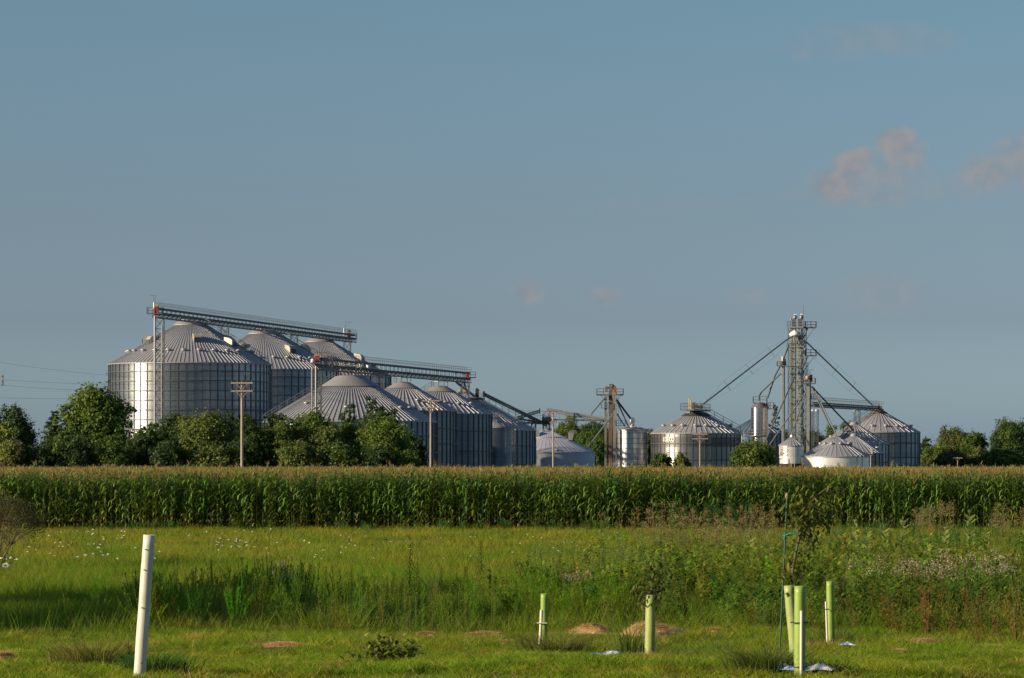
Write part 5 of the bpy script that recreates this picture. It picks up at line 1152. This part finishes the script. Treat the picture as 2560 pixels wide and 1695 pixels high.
weed_thing('milkweed', 'milkweed plant with broad paired leaves on the right behind the pinkish flowers', 'milkweed plants on the right', [(2103, 1438, .95, 0), (2137, 1436, 1.15, 1), (2168, 1440, 1.0, 2), (2211, 1440, 1.05, .4), (2257, 1430, 1.2, 1.4), (2320, 1460, .8, 2.1), (2363, 1440, 1.0, .7), (2424, 1436, 1.3, 1.7), (2465, 1440, .95, .2), (2235, 1450, .7, 1.1), (1875, 1470, 1.0, .4), (1925, 1465, .85, 1.9)], milkweed)
def big_stalk(root):
    rr = random.Random(14); b = PB(); H = 1.25
    for k in range(3):
        e = Vector((rr.uniform(-.2, .2), rr.uniform(-.1, .1), H * rr.uniform(.8, 1))); b.stem((0, 0, 0), e, .008, (.16, .10, .03), (.09, .11, .03), .004)
    b.obj('stem', WEEDM, root); b = PB()
    for k in range(70):
        t = rr.uniform(.12, 1); c = (.085, .11, .022) if t > .35 else rr.choice([(.14, .10, .025), (.2, .14, .03), (.09, .09, .025)]); b.leaf((rr.uniform(-.18, .18) * t, rr.uniform(-.1, .1) * t, H * t), rr.uniform(0, 6.3), rr.uniform(.1, .9), .22 * rr.uniform(.7, 1.2), .028, j3(c, rr, .25), .8, None, 3)
    b.obj('leaves', WEEDM, root)
weed_thing('willow_leaf_weed', 'tall weed with long arching leaves and rusty lower leaves at the lower right', 'arching weeds at the lower right', [(2445, 1600, .95, 0), (2540, 1600, 1.0, 1.2), (2490, 1598, .8, 2.2), (2385, 1590, .7, 3), (2565, 1608, .9, 4), (2330, 1580, .6, 1.5)], big_stalk)

def tuft(label, px, py, n, H, spread, col, lean=.8, drycol=None):
    Y = D_at(py); X = (px - 1280) * Y / F; r_ = rng; a = r_.normal(0, spread, n); bq = r_.normal(0, spread * .7, n); h = H * r_.uniform(.5, 1.2, n); c = np.array(col)[None] * r_.uniform(.9, 2.0, (n, 1))
    if drycol: k = r_.random(n) < .25; c[k] = np.array(drycol)
    V, Fs, C = blades(a, bq, h, r_.uniform(.006, .012, n), r_.uniform(.3, lean * 1.5, n), c, c * 1.3, True, z=np.zeros(n), az=np.arctan2(bq, a) + r_.normal(0, .5, n))
    o = np_mesh('grass_tuft', V, Fs, C, GRASSM, None, (X, Y, gzs(X, Y) - .02)); tag(o, label, 'grass tuft', 'grass tufts on the lawn')
tuft('rounded dark grass tuft left of the white tube', 238, 1678, 900, .26, .16, (.10, .11, .02), drycol=(.2, .15, .05))
tuft('dark green grass tuft at the foot of the white tube', 385, 1690, 800, .2, .13, (.05, .10, .018))
tuft('long bent grass around the leftmost green tube', 1390, 1632, 700, .32, .22, (.09, .11, .022), 1.2, (.22, .17, .05))
tuft('upright thin grass left of the pale green sapling tube', 1580, 1640, 220, .5, .1, (.09, .12, .025), .3)
tuft('dark grass hump at the foot of the green stake', 1918, 1690, 900, .24, .13, (.07, .095, .02), 1.0)
tuft('coarse green grass right of the pale green sapling tube', 1745, 1648, 260, .2, .12, (.06, .10, .02))
tuft('small dark grass clump right of the twin green tubes', 2065, 1690, 400, .14, .1, (.04, .055, .016))
tuft('grass clump at the foot of the far right green tube', 2085, 1608, 350, .2, .12, (.07, .10, .02))
tuft('grass clump by the foot of the pale green sapling tube', 1655, 1655, 300, .18, .1, (.06, .10, .02))

def leafy(label, px, py, W_, H, cols, n, sz, name='leafy_weed', extra=None):
    Y = D_at(py); X = (px - 1280) * Y / F; rr = random.Random(px); root = thing(name, label, 'weed', (X, Y, gzs(X, Y) - .01)); b = PB(); lb = PB()
    for k in range(14):
        a = rr.uniform(0, 6.3); q = rr.random() ** .5; e = Vector((W_ * q * math.cos(a), W_ * .6 * q * math.sin(a), H * (1.08 - .75 * q * q) * rr.uniform(.7, 1.1))); b.stem((e.x * .3, e.y * .3, 0), e, .005, (.12, .11, .04))
        for _ in range(n // 14):
            t = rr.uniform(.15, 1.05); o = Vector((rr.gauss(0, .05), rr.gauss(0, .05), rr.gauss(0, .03))); lb.leaf(Vector((e.x * (.3 + .7 * t), e.y * (.3 + .7 * t), e.z * t)) + o, rr.uniform(0, 6.3), rr.uniform(.0, 1.2), sz * rr.uniform(.7, 1.3), sz * .5, j3(rr.choice(cols), rr, .25), .4, None, 2)
    b.obj('stem', WEEDM, root); lb.obj('leaves', WEEDM, root); return root
leafy('low sprawling yellow green leafy weed in the middle of the lawn', 965, 1668, .46, .3, [(.10, .13, .02), (.16, .16, .03), (.06, .09, .02)], 700, .075)
leafy('small upright weed with reddish top leaf beside the white tube', 322, 1678, .06, .27, [(.09, .11, .025), (.12, .12, .03), (.25, .08, .04)], 60, .04)
leafy('dark leafy shrublet at the left picture edge before the meadow', 8, 1448, .4, 1.1, [(.045, .06, .018), (.06, .07, .02)], 420, .07, 'dark_shrub')

# bare reddish shrub at the left picture edge
def twiggy(root, H, seed, W_):
    rr = random.Random(seed); m = MB(); tips = []
    def grow(p, d, L, r, lv):
        q = p + d * L; m.bar(p, q, r, 5 if lv < 2 else 3, r2=r * .6, caps=False)
        if lv == 4: tips.append(q); return
        for _ in range(3 if lv < 3 else 4): nd = (d + Vector((rr.gauss(0, .5), rr.gauss(0, .45), rr.gauss(.08, .35)))).normalized(); grow(p.lerp(q, rr.uniform(.55, 1)), nd, L * rr.uniform(.55, .85), r * .55, lv + 1)
    for k in range(5): a = rr.uniform(0, 6.3); grow(Vector((rr.uniform(-.1, .1), 0, 0)), Vector((math.cos(a) * .45 + W_, math.sin(a) * .3, 1)).normalized(), H * .3, .035, 0)
    m.build('twigs', mat('reddish_twig', (.12, .08, .055), .9), root); return tips
BS = thing('bare_shrub', 'bare reddish brown twiggy shrub at the left picture edge', 'shrub', (0, 0, 0)); YB = 92; place(BS, -12, YB)
tips = twiggy(BS, 3.3, 3, .12)
b = PB(); rr = random.Random(4)
for t in tips:
    for _ in range(3):
        if rr.random() < .8: b.blob(t, .15, 4, .06, [(.05, .045, .018), (.04, .045, .014), (.05, .06, .014)], rr)
b.obj('withered_leaves', WEEDM, BS)
b = PB()
for k in range(6): b.blob((rr.uniform(-.1, .35), -.3, 3.5 + rr.uniform(-.6, .6)), .2, 40, .08, [(.12, .15, .02), (.15, .17, .03)], rr)
b.obj('green_leaves', WEEDM, BS)

# trees outside the left edge whose shade falls across the meadow
tree('shade tree standing left of the picture edge', PX(-21.5, 51), PX(-15.5, 51), HY - F * (6.6 - HC) / 51, 51, MIDG, group='shade trees left of the picture', leaf=.22, dens=26, z0f=.12)
tree('second shade tree standing farther back left of the picture edge', PX(-24, 60), PX(-17.5, 60), HY - F * (7.4 - HC) / 60, 60, MIDG, group='shade trees left of the picture', leaf=.22, dens=26, z0f=.12)

# ------------------------------------------------------------------ tree tubes, stakes, saplings
def tube_mesh(p0, p1, r, mt, root, name='tube', wob=.0, n=22, th=.004):
    m = MB(); p0, p1 = Vector(p0), Vector(p1); d = (p1 - p0).normalized(); a = d.cross(Vector((0, 1, 0))).normalized(); b = d.cross(a); K = 14; rings = []
    rr = random.Random(int(p0.x * 100) + 3); ph = [rr.uniform(0, 6) for _ in range(4)]
    for k in range(K + 1):
        t = k / K; c = p0.lerp(p1, t); rings.append([c + (a * math.cos(u) + b * math.sin(u)) * (r * (1 + wob * (math.sin(2 * u + ph[0] + 3 * t) * .6 + math.sin(5 * t * 3 + ph[1] + u) * .6))) for u in [2 * PI * i / n for i in range(n)]])
    inner = [[(v - p0.lerp(p1, k / K)) * ((r - th) / r) + p0.lerp(p1, k / K) for v in rg] for k, rg in enumerate(rings)]
    vs = [v for rg in rings for v in rg] + [v for rg in inner for v in rg]; o = (K + 1) * n; fs = []
    for k in range(K):
        for i in range(n): j = (i + 1) % n; fs.append((k * n + i, k * n + j, (k + 1) * n + j, (k + 1) * n + i)); fs.append((o + k * n + j, o + k * n + i, o + (k + 1) * n + i, o + (k + 1) * n + j))
    for i in range(n): j = (i + 1) % n; fs.append((K * n + i, K * n + j, o + K * n + j, o + K * n + i))
    m.add(vs, fs, 0, True); return m.build(name, mt, root)
def tube(label, px0, py0, px1, py1, rpx, mt, wob, extra=None):
    Y = D_at(py0); p0 = P(px0, py0, Y); p0.z = gzs(p0.x, Y) - .03; p1 = P(px1, py1, Y); root = thing('tree_tube', label, 'tree tube', p0, 0, 'plastic tree tubes on the lawn')
    tube_mesh((0, 0, 0), p1 - p0, rpx * Y / F, mt, root, 'tube', wob); return root, Y, p0, p1
def stake(root, Y, p0, px0, py0, px1, py1, r, mt=None, dy=-.12, name='stake'):
    a, b = P(px0, py0, Y + dy) - p0, P(px1, py1, Y + dy) - p0; m = MB(); m.bar(a - Vector((0, 0, .05)), b, r, 10); return m.build(name, mt or PVC, root)
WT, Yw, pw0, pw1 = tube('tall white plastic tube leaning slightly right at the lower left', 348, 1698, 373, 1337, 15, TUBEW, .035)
m = MB()
for (fx, t) in ((-.35, .76), (-.25, .5), (-.3, .9), (.3, .12)): c = (pw1 - pw0) * t + Vector((fx * .05, -.052, 0)); m.bar(c, c + Vector((0, -.006, 0)), .006, 6)
m.build('screw_hole', TIEK, WT)
T1, Y1, a0, a1 = tube('small green tube with a pale stake on its left, leftmost of the green tubes', 1359, 1622, 1361, 1484, 9.3, TUBEG, .015)
stake(T1, Y1, a0, 1349, 1625, 1354, 1525, .022, PVC); m = MB(); q = P(1355, 1557, Y1 - .12) - a0; m.box(q, (.13, .24, .008)); m.build('tie', PVC, T1)
T2, Y2, b0, b1 = tube('pale green wrinkled tube with a leafy sapling growing out of its top', 1624, 1664, 1627, 1487, 12.6, TUBEG2, .05)
T3, Y3, c0, c1 = tube('upright green tube with a pale stake in front, beside the leaning tube', 1999, 1699, 2000, 1465, 14.2, TUBEG, .02)
stake(T3, Y3, c0, 2003, 1698, 2004, 1527, .014, PVC, -.065); m = MB(); q = P(1993, 1556, Y3) - c0
for zz in (0,):
    pts = [q + Vector((.075 * math.cos(t) + .02, .07 * math.sin(t), .0)) for t in np.linspace(0, 2 * PI, 17)]; m.poly(pts, .005, 4)
q2 = P(2000, 1667, Y3) - c0; m.poly([q2 + Vector((.06 * math.cos(t), .062 * math.sin(t), 0)) for t in np.linspace(0, 2 * PI, 17)], .004, 4); m.build('tie', TIEK, T3)
T4, Y4, d0, d1 = tube('leaning green tube with a sapling, left of the upright green tube', 1994, 1688, 1972, 1463, 13.5, TUBEG2, .04)
T5, Y5, e0, e1 = tube('far right green tube with a thin pale stake on its left', 2078, 1614, 2075, 1453, 9.6, TUBEG, .015)
stake(T5, Y5, e0, 2069, 1614, 2065, 1504, .015, PVC, -.1); m = MB(); q = P(2068, 1523, Y5 - .1) - e0; m.box(q, (.06, .05, .012)); m.build('tie', TIEK, T5)
GS = thing('garden_stake', 'tall thin dark green stake standing beside the leaning tube', 'stake', (0, 0, 0)); Yg = D_at(1668)
g0, g1 = P(1947, 1668, Yg), P(1968, 1243, Yg); g0.z = gzs(g0.x, Yg) - .05; GS.location = g0; m = MB(); m.bar((0, 0, 0), g1 - g0, .009, 8); m.build('rod', GREENST, GS)
m = MB(); e = g1 - g0; m.lathe([(.012, -.02), (.022, 0), (.022, .03), (.008, .045)], 8, e); m.build('cap', mat('tan_cap', (.16, .15, .06), .6), GS)
m = MB(); q = (g1 - g0) * ((1668 - 1337) / (1668 - 1243)); m.poly([q + Vector((.02 * math.cos(t), .02 * math.sin(t), 0)) for t in np.linspace(0, 2 * PI, 9)], .007, 4); m.poly([q, q + Vector((.05, -.02, .03)), q + Vector((.12, -.01, .035))], .009, 4); m.poly([q, q + Vector((.05, .02, .0)), q + Vector((.12, .02, .02))], .007, 4); m.poly([q, q + Vector((-.02, -.03, -.04))], .007, 4); m.build('tie', TIEG, GS)
def sapling(label, base, stem, clumps, cols, seed, leaf):
    rr = random.Random(seed); root = thing('sapling', label, 'sapling', base, 0, 'saplings growing out of tree tubes'); m = MB(); pts = [Vector(p) - base for p in stem]
    for i, (a, b) in enumerate(zip(pts, pts[1:])): m.bar(a, b, .011 * (1 - i / len(pts)) + .003, 6)
    b = PB()
    for (c, r, n) in clumps:
        c = Vector(c) - base; st = min(pts, key=lambda p: (p - c).length); m.bar(st, c, .004, 4)
        for _ in range(int(n * 1.7)):
            o = Vector((rr.gauss(0, r), rr.gauss(0, r), rr.gauss(0, r))); b.leaf(c + o, rr.uniform(0, 6.3), rr.uniform(-1.1, .3), leaf * rr.uniform(.7, 1.3), leaf * .48, j3(rr.choice(cols), rr, .25), .3, None, 2)
    m.build('stem', BARK, root); b.obj('leaves', WEEDM, root); return root
OLS = [(.06, .08, .014), (.08, .095, .018), (.11, .115, .02), (.045, .065, .012)]
Ys_ = D_at(1688)
sapling('tall olive sapling growing out of the leaning green tube', P(1975, 1470, Ys_), [P(1976, 1480, Ys_), P(1983, 1420, Ys_), P(1988, 1390, Ys_), P(2000, 1335, Ys_), P(2012, 1280, Ys_), P(2040, 1240, Ys_), P(2068, 1220, Ys_)],
        [(P(x, y, Ys_ + dy), r, n) for x, y, r, n, dy in ((2012, 1330, .055, 40, 0), (2020, 1345, .05, 30, .1), (1995, 1300, .06, 34, 0), (2030, 1290, .07, 46, 0), (2055, 1280, .06, 34, .1), (2005, 1262, .06, 30, 0), (2035, 1250, .07, 38, -.1), (2075, 1262, .05, 24, 0), (1985, 1275, .05, 18, 0), (2080, 1225, .04, 10, 0), (2062, 1310, .05, 16, 0), (1980, 1425, .05, 26, 0), (1995, 1405, .05, 20, 0), (1975, 1395, .04, 14, 0), (1985, 1455, .045, 18, 0), (2005, 1385, .04, 12, 0))], OLS, 31, .06)
sapling('short leafy sapling growing out of the pale green tube', P(1627, 1490, Y2), [P(1627, 1500, Y2), P(1631, 1460, Y2), P(1634, 1430, Y2), P(1632, 1400, Y2)],
        [(P(x, y, Y2), r, n) for x, y, r, n in ((1632, 1482, .07, 40), (1610, 1480, .05, 24), (1655, 1478, .05, 24), (1620, 1455, .06, 26), (1650, 1450, .06, 26), (1635, 1425, .06, 26), (1655, 1425, .05, 16), (1615, 1430, .05, 14), (1636, 1400, .05, 12))], [(.05, .075, .016), (.07, .095, .02), (.10, .11, .025), (.035, .055, .014)], 32, .06)

# ------------------------------------------------------------------ heaps of dry cuttings, plastic sheets
def heap(label, px0, px1, py, hpx, seed):
    Y = D_at(py); sc = F / Y; w = (px1 - px0) / sc; h = hpx / sc * .8; X = ((px0 + px1) / 2 - 1280) / sc; r_ = np.random.default_rng(seed); root = thing('straw_heap', label, 'heap', (X, Y, gzs(X, Y) - .005), 0, 'heaps of dry cuttings on the lawn')
    ph = r_.uniform(0, 6, 8); dep = min(w / 2, .55)
    def hf(u, v):
        a = np.arctan2(v, u); rr_ = np.sqrt(u * u + v * v) * (1 + .12 * np.sin(3 * a + ph[0]) + .08 * np.sin(5 * a + ph[1])); k = np.clip(1 - rr_ * rr_, 0, 1)
        return h * k ** .75 * (.72 + .28 * np.sin(u * 3.1 + ph[2]) * np.cos(v * 2 + ph[3]) + .1 * np.sin(u * 11 + ph[4]) * np.sin(v * 9 + ph[5]) + .05 * np.sin(u * 27 + ph[6]) * np.sin(v * 23 + ph[7])), k
    n, mm = 40, 18; V = []
    for i in range(n + 1):
        for j in range(mm + 1):
            u, v = 2.2 * i / n - 1.1, 2.2 * j / mm - 1.1; z, k = hf(u, v); V.append((u * w / 2, v * dep, float(z) + (0 if k > 0 else -.04)))
    m = MB(); m.add(V, [(i * (mm + 1) + j, (i + 1) * (mm + 1) + j, (i + 1) * (mm + 1) + j + 1, i * (mm + 1) + j + 1) for i in range(n) for j in range(mm)], 0, True); m.build('soil', SOIL, root)
    N_s = int(5200 * w); u = r_.normal(0, .5, N_s); v = r_.normal(0, .5, N_s); z, k = hf(u, v); c = np.array((.70, .50, .24))[None] * r_.uniform(.5, 1.4, (N_s, 1)); gr = r_.random(N_s) < .08; c[gr] = np.array((.12, .17, .02))
    V_, Fs, C_ = blades(u * w / 2, v * dep, r_.uniform(.012, .04, N_s), r_.uniform(.004, .009, N_s), r_.uniform(1, 6, N_s), c, c * 1.15, True, z=z - .004)
    np_mesh('straw', V_, Fs, C_, GRASSM, root)
for i, a_ in enumerate(HEAPS):
    heap(*a_, seed=900 + i)
def sheet(label, px0, px1, py, hpx, seed, dep=.25):
    Y = D_at(py); s = F / Y; w = (px1 - px0) / s; h = hpx / s; X = ((px0 + px1) / 2 - 1280) / s; r_ = random.Random(seed); n, mm = 26, 10; V = []; ph = [r_.uniform(0, 6) for _ in range(6)]
    for i in range(n + 1):
        for j in range(mm + 1):
            u, v = i / n, j / mm; z = h * (.35 + .3 * math.sin(u * 9 + ph[0] + v * 3) + .25 * math.sin(u * 21 + ph[1]) * math.sin(v * 7 + ph[2]) + .25 * math.sin(v * 5 + ph[3])); e = min(u, 1 - u, v, 1 - v) * 6; V.append(((u - .5) * w * (1 + .1 * math.sin(v * 9 + ph[4])), (v - .5) * dep * (1 + .25 * math.sin(u * 8 + ph[5])), max(.0, z * .75 * min(1, e)) + .055))
    m = MB(); m.add(V, [(i * (mm + 1) + j, (i + 1) * (mm + 1) + j, (i + 1) * (mm + 1) + j + 1, i * (mm + 1) + j + 1) for i in range(n) for j in range(mm)], 0, False); o = m.build('plastic_sheet', PLASTIC, None, (X, Y, gzs(X, Y)))
    md = o.modifiers.new('thickness', 'SOLIDIFY'); md.thickness = .003
    tag(o, label, 'plastic sheet', 'crumpled plastic sheets on the lawn')
sheet('crumpled blue and white plastic sheet left of the pale green sapling tube', 1470, 1562, 1660, 22, 1)
sheet('crumpled white and blue plastic sheet at the foot of the upright and leaning tubes', 1940, 2078, 1690, 20, 2, .6)
sheet('small blue plastic scrap right of the far right green tube', 2098, 2142, 1622, 9, 3, .2)
